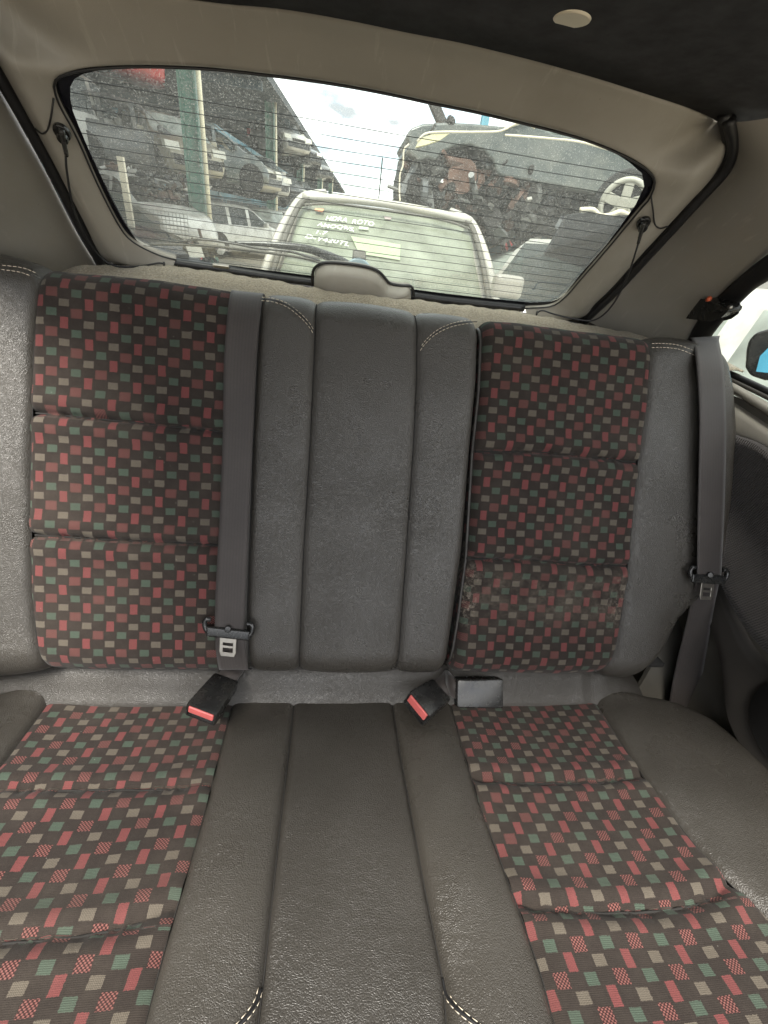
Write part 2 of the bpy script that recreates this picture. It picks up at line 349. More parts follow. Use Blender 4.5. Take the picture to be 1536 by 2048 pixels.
# ------------------------------------------------------------------ seats
def interp(tab, s):
    if s <= tab[0][0]: return tab[0][1]
    for (a, b), (c, d) in zip(tab, tab[1:]):
        if s <= c: return b + (d-b)*(s-a)/(c-a)
    return tab[-1][1]
def edge_tab(px, fn, off=0.):
    t = sorted([(q[1], q[0]) for q in (fn(x, y, off) for x, y in px)]); return t
def seg_dist(p, a, b):
    ab = (b[0]-a[0], b[1]-a[1]); l = ab[0]**2+ab[1]**2; t = max(0, min(1, ((p[0]-a[0])*ab[0]+(p[1]-a[1])*ab[1])/l))
    return math.hypot(p[0]-a[0]-ab[0]*t, p[1]-a[1]-ab[1]*t)
def panel(name, pos, L, R, s0, s1, mat, parent, bulge=.004, d=.005, wr=.0045, lr='seam', rr='seam', tucks=(), td=.010, tw=.0075, ns=150, na=44, endround=True, uvsh=None, lump=0., side=.05, taper=0.):
    cols = []; 
    for i in range(na+1):
        a = i/na; a = .5-.5*math.cos(math.pi*a); a = .5*(a + (.5-.5*math.cos(math.pi*a))); cols.append(a)
    rows, uvs = [], []
    for j in range(ns+1):
        s = s0 + (s1-s0)*j/ns; uL, uR = interp(L, s), interp(R, s); w = uR-uL; row = []; tp = min(1, max(0, (s-s0)/taper)) if taper else 1; tp = tp*tp*(3-2*tp)
        for i, a in enumerate(cols):
            u = uL + w*a; off = bulge*tp*math.sin(math.pi*a)**.7
            for side_, dist, st in ((0, a*w, lr), (1, (1-a)*w, rr)):
                if st == 'seam': off -= d*math.exp(-(dist/wr)**1.3)
                elif st == 'soft': off -= .004*math.exp(-(dist/.006))
                else:
                    Rr = st
                    if dist < Rr: off -= Rr*(1-math.sqrt(max(0, 1-((Rr-dist)/Rr)**2)))*.95
            for tk in tucks:
                dd = min(seg_dist((u, s), tk[q], tk[q+1]) for q in range(len(tk)-1))
                if dd < .06:
                    pk = 1+.35*math.sin(u*260+3*math.sin(u*70)); off -= td*pk*math.exp(-(dd/tw)**1.2) - .004*math.exp(-((dd-.02)/.014)**2)
            if lump: off += lump*(math.sin(u*31+s*17)+math.sin(s*43-u*21)+.6*math.sin(u*83+s*57))*.33
            row.append(pos(u, s, off))
            uvs.append((u, uvsh(u, s) if uvsh else s))
        # side walls for rounded outer edges
        if lr != 'seam' and lr != 'soft':
            nrm = (pos(interp(L, s), s, 0) - pos(interp(L, s), s, -1)).normalized(); row = [row[0]-nrm*side] + row; uvs.insert(len(uvs)-len(cols), (uL-side, s))
        if rr != 'seam' and rr != 'soft':
            nrm = (pos(uR, s, 0) - pos(uR, s, -1)).normalized(); row = row + [row[-1]-nrm*side]; uvs.append((uR+side, s))
        rows.append(row)
    v, f = grid(rows); return mk(name, v, f, mat, parent, uv=uvs)
def stitches(name, pts, parent, mat='thread', L=.0046, gap=.0024, r=.00055):
    mb = MB(); P = cat_rom(pts, 400); acc = 0; cur = [P[0]]; on = True
    for a, b in zip(P, P[1:]):
        acc += (b-a).length; 
        if on: cur.append(b)
        if on and acc > L: mb.add(*tube_vf([cur[0], cur[len(cur)//2], cur[-1]], r, 5)); on = False; acc = 0
        elif not on and acc > gap: on = True; acc = 0; cur = [b]
    return mb.make(name, M[mat], parent, smooth=True)
TOPS, BOTS = ST+RT*2.0, SB-RB*2.0
e_fl = edge_tab([(78,560),(64,700),(62,825),(58,950),(60,1073),(62,1180),(68,1260),(80,1335)], bk)
e_fr = edge_tab([(488,590),(476,840),(468,1100),(465,1345)], bk)
e_c0 = edge_tab([(524,592),(516,700),(507,868),(499,1100),(494,1230),(498,1340)], bk)
e_c1 = edge_tab([(632,605),(629,700),(621,872),(607,1105),(601,1250),(597,1350)], bk)
e_c2 = edge_tab([(835,630),(834,760),(828,890),(813,1112),(803,1250),(795,1352)], bk)
e_sp = edge_tab([(958,645),(954,760),(941,900),(925,1100),(905,1250),(890,1350)], bk, -.004)
e_gl = edge_tab([(968,655),(963,780),(950,905),(937,1118),(921,1240),(902,1355)], bk, -.004)
e_gr = edge_tab([(1304,690),(1296,800),(1278,925),(1266,1050),(1258,1132),(1245,1230),(1232,1300),(1212,1357)], bk)
e_far = edge_tab([(1418,690),(1446,715),(1460,780),(1466,860),(1456,1000),(1440,1110),(1402,1180),(1352,1230),(1322,1290),(1275,1352)], bk, -.02)
tuckL = [[bk(55,824), bk(150,833), bk(300,848), bk(500,868)], [bk(55,1071), bk(200,1080), bk(340,1087), bk(500,1096)]]
tuckR = [[bk(945,903), bk(1100,905), bk(1180,914), bk(1285,926)], [bk(930,1119), bk(1060,1121), bk(1160,1131), bk(1268,1134)]]
CW_, RH_ = .0179, .0148
def make_uv(fn, anchors, flip=1, k=1.):
    # anchors: (upper limit of the segment, px of the centre of one tall red patch); the cloth is cut anew at every tuck
    A = [(lim,) + tuple(fn(x, y)) for lim, (x, y) in anchors]; u0 = A[0][1]
    def uvf(u, s):
        lim, ua, sa = A[0]
        for q in A:
            if (s <= q[0] if flip > 0 else s >= q[0]): lim, ua, sa = q
        c = round((ua-u0)*k/CW_)
        c = 2*round(c/2)
        return ((u-u0)*k+CW_/2, (s-sa)*flip*k + RH_*(.5-c))
    return uvf
def uv_apply(o, uvf):
    l = o.data.uv_layers[0]
    for q in l.data: q.uv = uvf(q.uv[0], q.uv[1])
def uvL_old(u, s):
    v = s - .6675
    if s < .521: v -= -.0165*1.9
    if s < .329: v -= -.0165*1.0
    return v
seat = thing('rear_seat', V((0,0,-.10)), 'rear bench seat in grey leather and dark cloth with small red, green and tan squares', 'car seat')
def shell(name, u0, u1, label=None):
    rows = []
    for s, h in ((BOTS+.06,-.05),(.11,-.10),(.3,-.115),(.6,-.115),(.69,-.09),(.70,-.05)):
        rows.append([V((u,0,0))+ES*s+NB*h for u in (u0, u0+.01, (u0+u1)/2, u1-.01, u1)])
    v, f = grid(rows); o = mk(name, v, f, M['dark'], seat, solid=.01)
    if label: o['label'] = label
    return o
wide = shell('backrest', -.66, .17, 'wider left section of the backrest with three leather panels')
panel('leather_bolster', bpos, [(0,-.70),(1,-.68)], e_fl, BOTS, TOPS, M['leather'], wide, bulge=.016, lr=.05)['label'] = 'plain grey leather side bolster at the left edge'
fo = 0.0207*.5
panel('fabric_panel', bpos, e_fl, e_fr, BOTS, TOPS, M['cloth'], wide, bulge=.003, tucks=tuckL, td=.013, tw=.0042, d=.003, lump=.0016, ns=240, na=110)
uv_apply([c for c in bpy.data.objects if c.name == 'fabric_panel'][0], make_uv(bk, [(9,(78,600)), (.5065,(76,876)), (.3132,(77,1141))]))
panel('leather_panel', bpos, e_fr, e_c0, BOTS, TOPS, M['leather_dark'], wide, bulge=.0, rr='seam', lr='soft')
panel('leather_panel', bpos, e_c0, e_c1, BOTS, TOPS, M['leather'], wide, d=.005, wr=.0065, bulge=.004)
panel('leather_panel', bpos, e_c1, e_c2, BOTS, TOPS, M['leather'], wide, d=.005, wr=.0065, bulge=.006)
panel('leather_panel', bpos, e_c2, e_sp, BOTS, TOPS, M['leather'], wide, d=.005, wr=.0065, bulge=.004, rr=.016, side=.09)
def on_b(px, off):
    r = []
    for x, y in px:
        # walk along the view ray on to the rolled backrest surface
        lo = None; rr = ray(x, y).normalized(); best = None
        for i in range(900):
            p = CAM + rr*(.35+i*.0015); u, s, h = p.x, p.dot(ES), p.dot(NB)
            if s > ST:
                q = p - (ES*ST - NB*RT); q = V((0, q.y, q.z)); hh = q.length - RT
            else: hh = h
            if hh < off: best = p; break
        r.append(best or un(x, y, NB*off, NB))
    return r
for px, dy in ((((524,594),(548,597),(575,607),(600,626),(618,645),(629,663)), 0), (((954,640),(930,641),(900,648),(872,662),(852,680),(840,696)), 0)):
    n0 = 'stitching'
    stitches(n0, on_b(px, .0046), wide); stitches(n0, on_b([(x-1, y+7) for x, y in px], .0046), wide)
    tube('welt_seam', on_b([(x, y+3.5) for x, y in px], .0045), .0008, M['rubber'], wide, 6, 60)
stitches('stitching', on_b([(-40,527),(20,532),(50,537),(72,546)], .013), wide); stitches('stitching', on_b([(-40,535),(20,541),(46,546),(66,554)], .013), wide)
nar = shell('backrest', .22, .66, 'narrower right section of the backrest with dusty stains low on its cloth')
def uvR(u, s):
    v = s - .668
    if s < .500: v += .0165*1.2
    if s < .300: v += .0165*2.1
    return v
def posR(u, s, off=0.): return bpos(u, s, off)
panel('fabric_panel', bpos, e_gl, e_gr, BOTS, TOPS, M['cloth_stain'], nar, bulge=.003, tucks=tuckR, td=.013, tw=.0042, d=.003, lr=.02, lump=.0018, ns=240, na=110, side=.07)
uv_apply([c for c in nar.children if c.name.startswith('fabric_panel')][0], make_uv(bk, [(9,(1264,711)), (.5065,(1163,944)), (.3132,(1103,1138))]))
bol = panel('leather_bolster', bpos, e_gr, e_far, BOTS, TOPS, M['leather'], nar, bulge=.010, d=.005, wr=.0065, rr=.028, ns=200, na=60, side=.07)
bs = [bpos(interp(e_far, s)+.0015, s, -.024) for s in [BOTS+.03+i*(TOPS-BOTS-.05)/60 for i in range(61)]]
tube('piping', bs, .0018, M['thread'], nar, 6)
stitches('stitching', on_b([(1304,687),(1330,687),(1360,691),(1392,703)], .0105), nar); stitches('stitching', on_b([(1304,695),(1330,695),(1360,699),(1390,711)], .0105), nar)
tube('piping', [bpos(interp(e_gl, s)-.002, s, -.014) for s in [BOTS+.03+i*(TOPS-BOTS-.05)/40 for i in range(41)]], .0028, M['leather_dark'], nar, 8)

# cushion
mb = MB(); mb.box(cpos(0, .235, -.11), (.60,0,0), EC*.24, NC*.05); cu = mb.make('cushion', M['dark'], seat)
c_ll = edge_tab([(92,1410),(0,1532),(-110,1670),(-330,1960)], cs)
c_lr = edge_tab([(463,1410),(440,1500),(415,1600),(372,1750),(330,1890),(288,2048),(270,2120)], cs)
c_m1 = edge_tab([(588,1403),(578,1500),(560,1650),(545,1790),(530,1930),(516,2048),(508,2120)], cs)
c_m2 = edge_tab([(785,1402),(800,1500),(826,1640),(848,1760),(872,1880),(888,1960),(894,2048),(898,2120)], cs)
c_rl = edge_tab([(903,1405),(928,1500),(958,1600),(1003,1720),(1048,1840),(1085,1950),(1112,2048),(1130,2120)], cs)
c_rr = edge_tab([(1195,1408),(1245,1485),(1295,1560),(1370,1660),(1440,1742),(1500,1800),(1600,1890),(1800,2080)], cs)
T0, T1 = -.052, .53
tl1 = [cs(-60,1576), cs(60,1573), cs(200,1570), cs(330,1570), cs(428,1566)]; tl2 = [cs(-150,1885), cs(0,1876), cs(120,1866), cs(220,1851), cs(290,1833), cs(345,1812)]
tr1 = [cs(938,1546), cs(960,1554), cs(1060,1556), cs(1200,1556), cs(1250,1551), cs(1295,1545)]; tr2 = [cs(1035,1795), cs(1070,1808), cs(1160,1814), cs(1300,1812), cs(1380,1802), cs(1430,1785), cs(1475,1752)]
def uvC(u, s): return s*1.0 + .004
FP = dict(ns=220, na=110, lump=.0022)
c1_ = panel('fabric_panel', cpos, c_ll, c_lr, T0, T1, M['cloth'], cu, bulge=-.006, tucks=[tl1, tl2], td=.006, lr='soft', rr='soft', **FP); uv_apply(c1_, make_uv(cs, [(-9,(119,1441)), (cs(200,1570)[1],(67,1587)), (cs(180,1858)[1],(55,1899))], -1, .99))
c2_ = panel('fabric_panel', cpos, c_rl, c_rr, T0, T1, M['cloth'], cu, bulge=-.006, tucks=[tr1, tr2], td=.008, lr='soft', rr='soft', **FP); uv_apply(c2_, make_uv(cs, [(-9,(969,1475)), (cs(1100,1555)[1],(1035,1652)), (cs(1250,1812)[1],(1181,1853))], -1, .99))
panel('leather_panel', cpos, c_lr, c_m1, T0, T1, M['leather'], cu, taper=.10, bulge=.014, d=.006, ns=110, lump=.0012)
panel('leather_panel', cpos, c_m1, c_m2, T0, T1, M['leather_dark'], cu, taper=.1, bulge=.004, d=.006, ns=110, lump=.0012)
panel('leather_panel', cpos, c_m2, c_rl, T0, T1, M['leather'], cu, taper=.10, bulge=.014, d=.006, ns=110, lump=.0012)
far_r = [(-.072,.612),(-.058,.66),(-.035,.735),(0,.775),(.06,.79),(.15,.80),(.3,.80),(.55,.79)]
far_l = [(-.072,-.60),(-.058,-.64),(-.035,-.70),(0,-.74),(.06,-.76),(.3,-.77),(.55,-.76)]
panel('leather_bolster', cpos, c_rr, far_r, -.062, T1, M['leather'], cu, bulge=.020, rr=.06, d=.006, ns=110, na=60, lump=.003, side=.16)
panel('leather_bolster', cpos, far_l, c_ll, -.062, T1, M['leather'], cu, bulge=.020, lr=.06, d=.006, ns=110, na=60, lump=.003, side=.16)
# rolled leather strip at the back of the cushion
prof = [(.045,-.022),(.0495,-.0125),(.056,-.007),(.064,.001),(.074,.014),(.085,.026),(.100,.034),(.118,.034),(.14,.02),(.15,-.02)]
pp = cat_rom([V((0, a, b)) for a, b in prof], 26); rows = []
for i in range(121):
    x = -.615 + 1.245*i/120; hw = .006*math.sin(x*9)+.003*math.sin(x*31+1); sq = 1
    if x > .545: sq = max(.2, 1-(x-.545)*9)
    if x < -.52: sq = max(.2, 1-(-.52-x)*5)
    rows.append([V((x, p.y, -.012+(p.z+.012)*sq*(1+hw*6) + (.002*math.sin(x*120)*math.exp(-((x-.50)/.04)**2) if p.y > .05 else 0))) for p in pp])
v, f = grid(rows); mk('rear_roll', v, f, M['leather_dark'], cu)
for px in (((517,1975),(509,2000),(492,2026),(465,2056),(440,2080)), ((889,1953),(897,1985),(915,2010),(940,2032),(972,2056),(1000,2076))):
    sg = 1 if px[0][0] > 700 else -1
    def onp(x, y, ex=.0016):
        u, t = cs(x, y, .008); a_ = (c_m2, c_rl) if sg > 0 else (c_lr, c_m1); l_, r_ = interp(a_[0], t), interp(a_[1], t); q = max(0, min(1, (u-l_)/(r_-l_)))
        dd = min(u-l_, r_-u); h = .014*math.sin(math.pi*q)**.7 - .006*math.exp(-(max(0,dd)/.0045)**1.3) + ex
        u, t = cs(x, y, h); return cpos(u, t, h)
    P1 = [onp(x, y) for x, y in px]; P2 = [onp(x-sg*8, y+7) for x, y in px]
    stitches('stitching', P1, cu, L=.0055, r=.00042); stitches('stitching', P2, cu, L=.0055, r=.00042)
    tube('welt_seam', [a.lerp(b, .5)-NC*.0004 for a, b in zip(P1, P2)], .0016, M['rubber'], cu, 6, 50)

# ------------------------------------------------------------------ belts
def seam(parent, tab, pos, s0, s1, off=-.0038, r=.0008, n=90):
    tube('seam_line', [pos(interp(tab, s0+(s1-s0)*i/n), s0+(s1-s0)*i/n, off) for i in range(n+1)], r, M['dark'], parent, 6)
for tb in (e_fl, e_c0, e_c1, e_c2): seam(wide, tb, bpos, BOTS+.02, TOPS-.02)
seam(nar, e_gr, bpos, BOTS+.02, TOPS-.02)
for tb in (c_lr, c_m1, c_m2, c_rl, c_ll, c_rr): seam(cu, tb, cpos, T0, .50, -.0045)
def tuck_line(parent, tk, pos, off, r=.0016):
    P_ = cat_rom([V((a, b, 0)) for a, b in tk], 60); tube('tuck_line', [pos(p.x, p.y, off+.0006*math.sin(p.x*150)) for p in P_[1:-1]], r, M['dark'], parent, 6)
for tk in tuckL: tuck_line(wide, tk, bpos, -.0078)
for tk in tuckR: tuck_line(nar, tk, bpos, -.0078)
for tk in (tl1, tl2): tuck_line(cu, tk, cpos, -.0105)
for tk in (tr1, tr2): tuck_line(cu, tk, cpos, -.0125)
def ribbon(name, Lp, Rp, mat, parent, n=90, m=8, th=.0013, curl=.0):
    A, B = cat_rom(Lp, n), cat_rom(Rp, n); rows, uvs = [], []; d = 0
    for i in range(n):
        if i: d += (A[i]-A[i-1]).length
        w = (B[i]-A[i]).length
        rows.append([A[i].lerp(B[i], j/m) for j in range(m+1)]); uvs += [((j/m-.5)*.048, d) for j in range(m+1)]
    v, f = grid(rows); return mk(name, v, f, mat, parent, uv=uvs, solid=th)
def tongue(parent, c, ex, ey, nz, holes=True):
    """belt tongue: c centre of the bar, ex half width, ey downwards, nz outwards"""
    ex, ey, nz = ex.normalized(), ey.normalized(), nz.normalized()
    mb = MB(); W_ = .040
    mb.box(c, ex*W_*.88, ey*.0085, nz*.0055)
    o = mb.make('tongue_cover', M['plastic'], parent, bevel=.003, seg=3)
    for s_ in (-1, 1):
        q = [c+ex*s_*W_*.80+ey*.003, c+ex*s_*W_*.93-ey*.004, c+ex*s_*W_*.97-ey*.014, c+ex*s_*W_*.88-ey*.0195, c+ex*s_*W_*.72-ey*.0195]
        tube('tongue_arm', q, .0042, M['plastic'], parent, 10, 24)
    mb = MB(); mb.cyl(c-ey*.009+nz*.002, c-ey*.009+nz*.0085, .0058, 20); mb.make('stud', M['plastic'], parent, smooth=True, bevel=.002)
    # metal plate with two slots
    hw, top, bot = .0135, .008, .040
    def pt(a, b): return c + ex*a + ey*b + nz*.001
    outer = [(-hw*.95,top),(hw*.95,top),(hw,bot-.006),(hw-.004,bot),(-hw+.004,bot),(-hw,bot-.006)]
    xs = [-hw,-.008,.008,hw]; ys = [top,.0165,.0215,.0255,.033,bot]
    vs, fs = [], []
    for y in ys:
        for x in xs: vs.append(pt(x*(1 if y < bot else .8), y))
    for j in range(5):
        for i in range(3):
            if i == 1 and j in (1, 3): continue
            a = j*4+i; fs.append((a, a+1, a+5, a+4))
    o = mk('metal_tongue', vs, fs, M['chrome'], parent, smooth=False, solid=.0022)
    md = o.modifiers.new('b', 'BEVEL'); md.width = .0006; md.segments = 2
b1 = thing('seat_belt', bpos(-.23, .15, .01), 'grey brown belt hanging down the joint between left check cloth and leather panels', 'seat belt')
Lp = [bpos(*bk(457,600,.006), .006)]
Lp = [bpos(interp(edge_tab([(455,600)], bk), 0), ST+RT*1.9, .0022), bpos(bk(457,600)[0], ST+RT*1.0, .003), bpos(*bk(456,620,.004), .004)] + [bpos(*bk(x, y, o_), o_) for x, y, o_ in ((448,720,.008),(446,850,.010),(441,1000,.012),(433,1150,.014),(429,1262,.015))]
Rp = [bpos(bk(522,604)[0], ST+RT*1.9, .0022), bpos(bk(522,604)[0], ST+RT*1.0, .003), bpos(*bk(520,640,.004), .004)] + [bpos(*bk(x, y, o_), o_) for x, y, o_ in ((513,720,.008),(507,850,.010),(500,1000,.012),(493,1150,.014),(488,1262,.015))]
ribbon('webbing', Lp, Rp, M['web'], b1)
Lp = [bpos(*bk(x, y, o_), o_) for x, y, o_ in ((430,1262,.009),(432,1300,.006),(434,1340,.004))] + [bpos(bk(436,1350)[0], SB-RB*.9, .003), bpos(bk(437,1355)[0], SB-RB*1.5, .003)]
Rp = [bpos(*bk(x, y, o_), o_) for x, y, o_ in ((489,1262,.009),(492,1300,.006),(494,1340,.004))] + [bpos(bk(496,1350)[0], SB-RB*.9, .003), bpos(bk(497,1355)[0], SB-RB*1.5, .003)]
ribbon('webbing', Lp, Rp, M['web'], b1)
cc_ = bpos(*bk(457,1266,.016), .016)
tongue(b1, cc_, (bpos(*bk(503,1272,.016), .016)-bpos(*bk(412,1262,.016), .016)), -ES, NB)
b2 = thing('seat_belt', V((.66, .05, .05)), 'grey belt running over the top corner of the right leather bolster by the side window', 'seat belt')
def bb(x, y, o): return un(x, y, NB*o, NB)
Lp = [bb(1380,676,-.10), bb(1383,679,-.045), bb(1386,686,-.012), bb(1392,720,.022), bb(1397,780,.026), bb(1399,850,.028), bb(1397,960,.028), bb(1395,1050,.028), bb(1394,1160,.028)]
Rp = [bb(1440,672,-.10), bb(1438,680,-.045), bb(1439,690,-.012), bb(1447,735,.014), bb(1450,790,.016), bb(1452,860,.018), bb(1450,960,.020), bb(1447,1050,.022), bb(1442,1152,.024)]
ribbon('webbing', Lp, Rp, M['web'], b2)
Lp = [bb(1391,1165,.016), bb(1376,1230,-.02), bb(1362,1290,-.05), bb(1348,1350,-.08), bb(1337,1412,-.10)]
Rp = [bb(1438,1165,.016), bb(1425,1230,-.02), bb(1415,1290,-.05), bb(1405,1350,-.08), bb(1398,1418,-.10)]
ribbon('webbing', Lp, Rp, M['web'], b2)
cc_ = bb(1416,1158,.026)
tongue(b2, cc_, bb(1450,1153,.026)-bb(1380,1148,.026), -ES, (NB+V((-.35,0,0))))
# buckles
def buckle(label, rear, front, up, w, h, taper, strap_to, button=True):
    rear, front, up = V(rear), V(front), V(up).normalized()
    ax = (front-rear).normalized(); up = (up-ax*up.dot(ax)).normalized(); sd = ax.cross(up).normalized()
    t = thing('belt_buckle', rear, label, 'belt buckle', 'seat belt buckles')
    L = (front-rear).length; secs = []
    for q, sw, sh in ((0, taper, .72), (.06, taper+.04, .86), (.5, (1+taper)/2+.02, .96), (.93, 1, 1), (1, .96, .94)):
        c = rear+ax*L*q; ww, hh = w*sw/2, h*sh/2; r = .22*min(ww, hh); ring = []
        for sx, sy, a0 in ((1,1,0),(-1,1,90),(-1,-1,180),(1,-1,270)):
            for da in (0, 30, 60, 90):
                an = rad(a0+da); ring.append(c + sd*(sx*(ww-r)+r*math.cos(an)) + up*(sy*(hh-r)+r*math.sin(an)))
        secs.append(ring)
    # recessed mouth
    cm = front; ring = []; 
    for p in secs[-1]: q = p-front; ring.append(front + q*.90)
    ring2 = [p-ax*.004 for p in ring]; secs += [ring, ring2]
    v, f = grid(secs, closed=True); n = 16; f.append(tuple(range(n-1,-1,-1))); f.append(tuple(len(v)-n+i for i in range(n)))
    body = mk('buckle_housing', v, f, M['plastic'], t); body.modifiers.new('e', 'EDGE_SPLIT').split_angle = rad(40)
    if button:
        mb = MB(); mb.box(front-ax*.002+up*h*.13, sd*w*.41, up*h*.24, ax*.0035); mb.make('release_button', M['redp'], t, bevel=.002)
    a = rear - ax*.0; bq = V(strap_to); mid = a.lerp(bq, .5)+up*.004
    rows = [[p-sd*w*.33, p+sd*w*.33] for p in (a+ax*.01, mid, bq)]; v, f = grid(rows); mk('strap', v, f, M['web'], t, solid=.003)
    return t
PH = lambda x, y, z: un(x, y, V((0,0,z)), V((0,0,1)))
buckle('black belt buckle lying under the hanging left belt, red button facing the front left', PH(452,1362,.040), PH(401,1430,.056), (0.10,-.05,1), .054, .026, .84, PH(470,1335,.045))
buckle('tilted black belt buckle at the split line with its red button facing forward', PH(878,1385,.036), PH(832,1418,.050), (-.16,-.30,.9), .054, .034, .86, PH(905,1352,.04))
buckle('black belt buckle turned sideways against the check cloth, its red button only a thin edge', PH(912,1384,.052), PH(1000,1384,.052), (.0,-.85,.75), .052, .030, .92, PH(892,1362,.045))

# ------------------------------------------------------------------ parcel shelf
ps = thing('parcel_shelf', V((0, .48, .62)), 'beige carpeted parcel shelf between the backrest top and the rear window', 'parcel shelf')
rearpx = [(40,528),(140,530),(205,534),(335,532),(430,543),(530,558),(640,577),(760,591),(880,606),(1000,619),(1090,634),(1165,650),(1240,662),(1320,676)]
rear = cat_rom([tg(x, y, .006) for x, y in rearpx], 200)
rows = []
NP = 26
for i, p in enumerate(rear):
    q = V((p.x*1.03, .375, .598)); row = []
    for j in range(NP):
        t = j/(NP-1); b = p.lerp(q, t)
        z = .007*math.exp(-((t-.20)/.10)**2) - .006*math.exp(-((t-.42)/.08)**2) + .008*math.exp(-((t-.66)/.18)**2) - (.008 if j == 0 else 0)
        b.z += z + .0012*math.sin(p.x*60+t*9)+.001*math.sin(p.x*170); row.append(b)
    rows.append(row)
v, f = grid(rows); mk('carpet_top', v, f, M['carpet'], ps, solid=.004)
mb = MB()
for i in range(15000):
    a = random.randrange(len(rear)-1); t = random.random()**.9; j = min(int(t*(NP-1)), NP-2); b = rows[a][j].lerp(rows[a][j+1], random.random()).lerp(rows[a+1][j], random.random())
    d = V((random.gauss(0,.5), random.gauss(0,.5), 1)).normalized()*random.uniform(.0025,.0065); w = V((random.uniform(-1,1), random.uniform(-1,1), 0)).normalized()*.00028
    mb.add([b-w, b+w, b+d], [(0,1,2)])
mb.make('carpet_pile', M['fibre'], ps)['kind'] = 'stuff'

# ------------------------------------------------------------------ tailgate
gate = thing('tailgate', TP, 'closed tailgate with beige trim around a dusty heated rear window', 'tailgate')
glass_px = [(352,516),(302,501),(274,480),(246,438),(222,392),(197,339),(178,298),(158,251),(146,220),(141,195),(141,172),(150,156),(168,146),(200,139),(250,134),(300,134),(365,136),(430,139),(530,150),(640,164),(750,183),(860,206),(950,224),(1030,243),(1100,260),(1170,280),(1222,300),(1258,323),(1284,346),(1288,372),(1271,408),(1240,452),(1212,489),(1185,520),(1160,548),(1128,590),(1115,598),(1102,602),(1063,604),(980,596),(900,587),(760,569),(640,552),(540,540),(440,527)]
def poly_plane(px, off): return [tg(x, y, off) for x, y in px]
G = poly_plane(glass_px, -.004)
gcen = sum(G, V((0,0,0)))/len(G)
Gbig = [gcen+(p-gcen)*1.03 for p in G]
mk('rear_glass', Gbig, [tuple(range(len(Gbig)))], M['rearglass'], gate, smooth=False)
# black printed band around the glass: from the inner glass line outwards
Go = [gcen + (p-gcen)*1.07 for p in G]; A = [p-TN*.0015 for p in G]; B = [p-TN*.0015 for p in Go]
v, f = grid([A, B], closed=True); mk('glass_band', v, f, M['frit'], gate, smooth=False)
# heating wires
def clip(vv):
    xs = []
    Q = [((p-TP).dot(TV), p.x) for p in G]
    for a, b in zip(Q, Q[1:]+Q[:1]):
        if (a[0]-vv)*(b[0]-vv) < 0: xs.append(a[1]+(b[1]-a[1])*(vv-a[0])/(b[0]-a[0]))
    return (min(xs), max(xs)) if len(xs) > 1 else None
vtop = (tg(150,160)-TP).dot(TV); mb = MB()
for i in range(20):
    vv = vtop - i*.0176; c = clip(vv)
    if c:
        pts = [TP + V((c[0]+(c[1]-c[0])*q/30, 0, 0)) + TV*(vv + .0004*math.sin(q*.7+i)) + TN*.0018 for q in range(31)]
        mb.add(*tube_vf(pts, .0005, 4))
mb.make('heating_wires', M['rubber'], gate)
# trim ring : inner edge, fold, outer edge
PR = V((0,0,.955)); UZ = V((0,0,1))
ring = [ # inner px, outer px, outer on roof plane?
 (352,519,340,531,0),(316,509,262,530,0),(267,484,204,521,0),(239,452,166,450,0),(197,371,100,322,0),(155,276,48,228,0),(122,215,10,158,0),(109,179,-30,90,0),(112,160,-62,30,0),(130,149,-60,-40,1),
 (176,139,40,-62,1),(250,134,180,-46,1),(330,134,290,-25,1),(430,139,430,-4,1),(530,150,560,8,1),(640,164,690,30,1),(750,183,820,57,1),(860,206,910,74,1),(950,224,1000,95,1),(1030,243,1100,121,1),(1100,260,1200,150,1),(1170,280,1300,182,1),
 (1222,300,1378,208,1),(1262,319,1425,229,1),(1297,342,1449,248,1),(1309,364,1462,283,0),(1300,395,1440,345,0),(1278,421,1390,400,0),(1212,500,1290,508,0),(1160,560,1225,580,0),(1130,594,1190,612,0),(1102,612,1166,637,0),(1050,616,1060,636,0)]
inn, mid, outr = [], [], []
for ix, iy, ox, oy, rf in ring:
    a = tg(ix, iy, .004); b = un(ox, oy, PR, UZ) if rf else tg(ox, oy, -.004 if True else 0)
    inn.append(a); outr.append(b); c = a.lerp(b, .5)
    mid.append(c - TN*(.022 if not rf else .012) if not rf else c + V((0,-.01,.012)))
n = 150
I0 = cat_rom([p+TN*.012 for p in inn], n); I1 = cat_rom(inn, n); Mi = cat_rom([a.lerp(m_, .86) for a, m_ in zip(inn, mid)], n); Mo = cat_rom([m_.lerp(o_, .12) for m_, o_ in zip(mid, outr)], n); O1 = cat_rom(outr, n); O2 = cat_rom([p+TN*.03 for p in outr], n)
Ih = [a.lerp(b, .12) for a, b in zip(I1, Mi)]
rows = [I0, I1, Ih, [a.lerp(b,.5) for a, b in zip(I1, Mi)], Mi, Mo, [a.lerp(b,.5) for a, b in zip(Mo, O1)], O1, O2]
v, f = grid(rows); trim = mk('trim_surround', v, f, M['beige_lite'], gate); trim.modifiers.new('sub', 'SUBSURF').render_levels = 1
# dark parting lines of the trim
for px in (((106,200),(104,228),(97,254),(86,262),(68,260)), ((1303,394),(1305,418),(1309,444),(1320,452),(1336,456))):
    tube('trim_joint', [tg(x, y, .012) - TN*(.006 if 0 < k_ < 4 else -.004) for k_, (x, y) in enumerate(px)], .0013, M['rubber'], gate, 6, 30)
tube('glass_gasket', [p-TN*.001 for p in I1], .0016, M['rubber'], gate, 6)
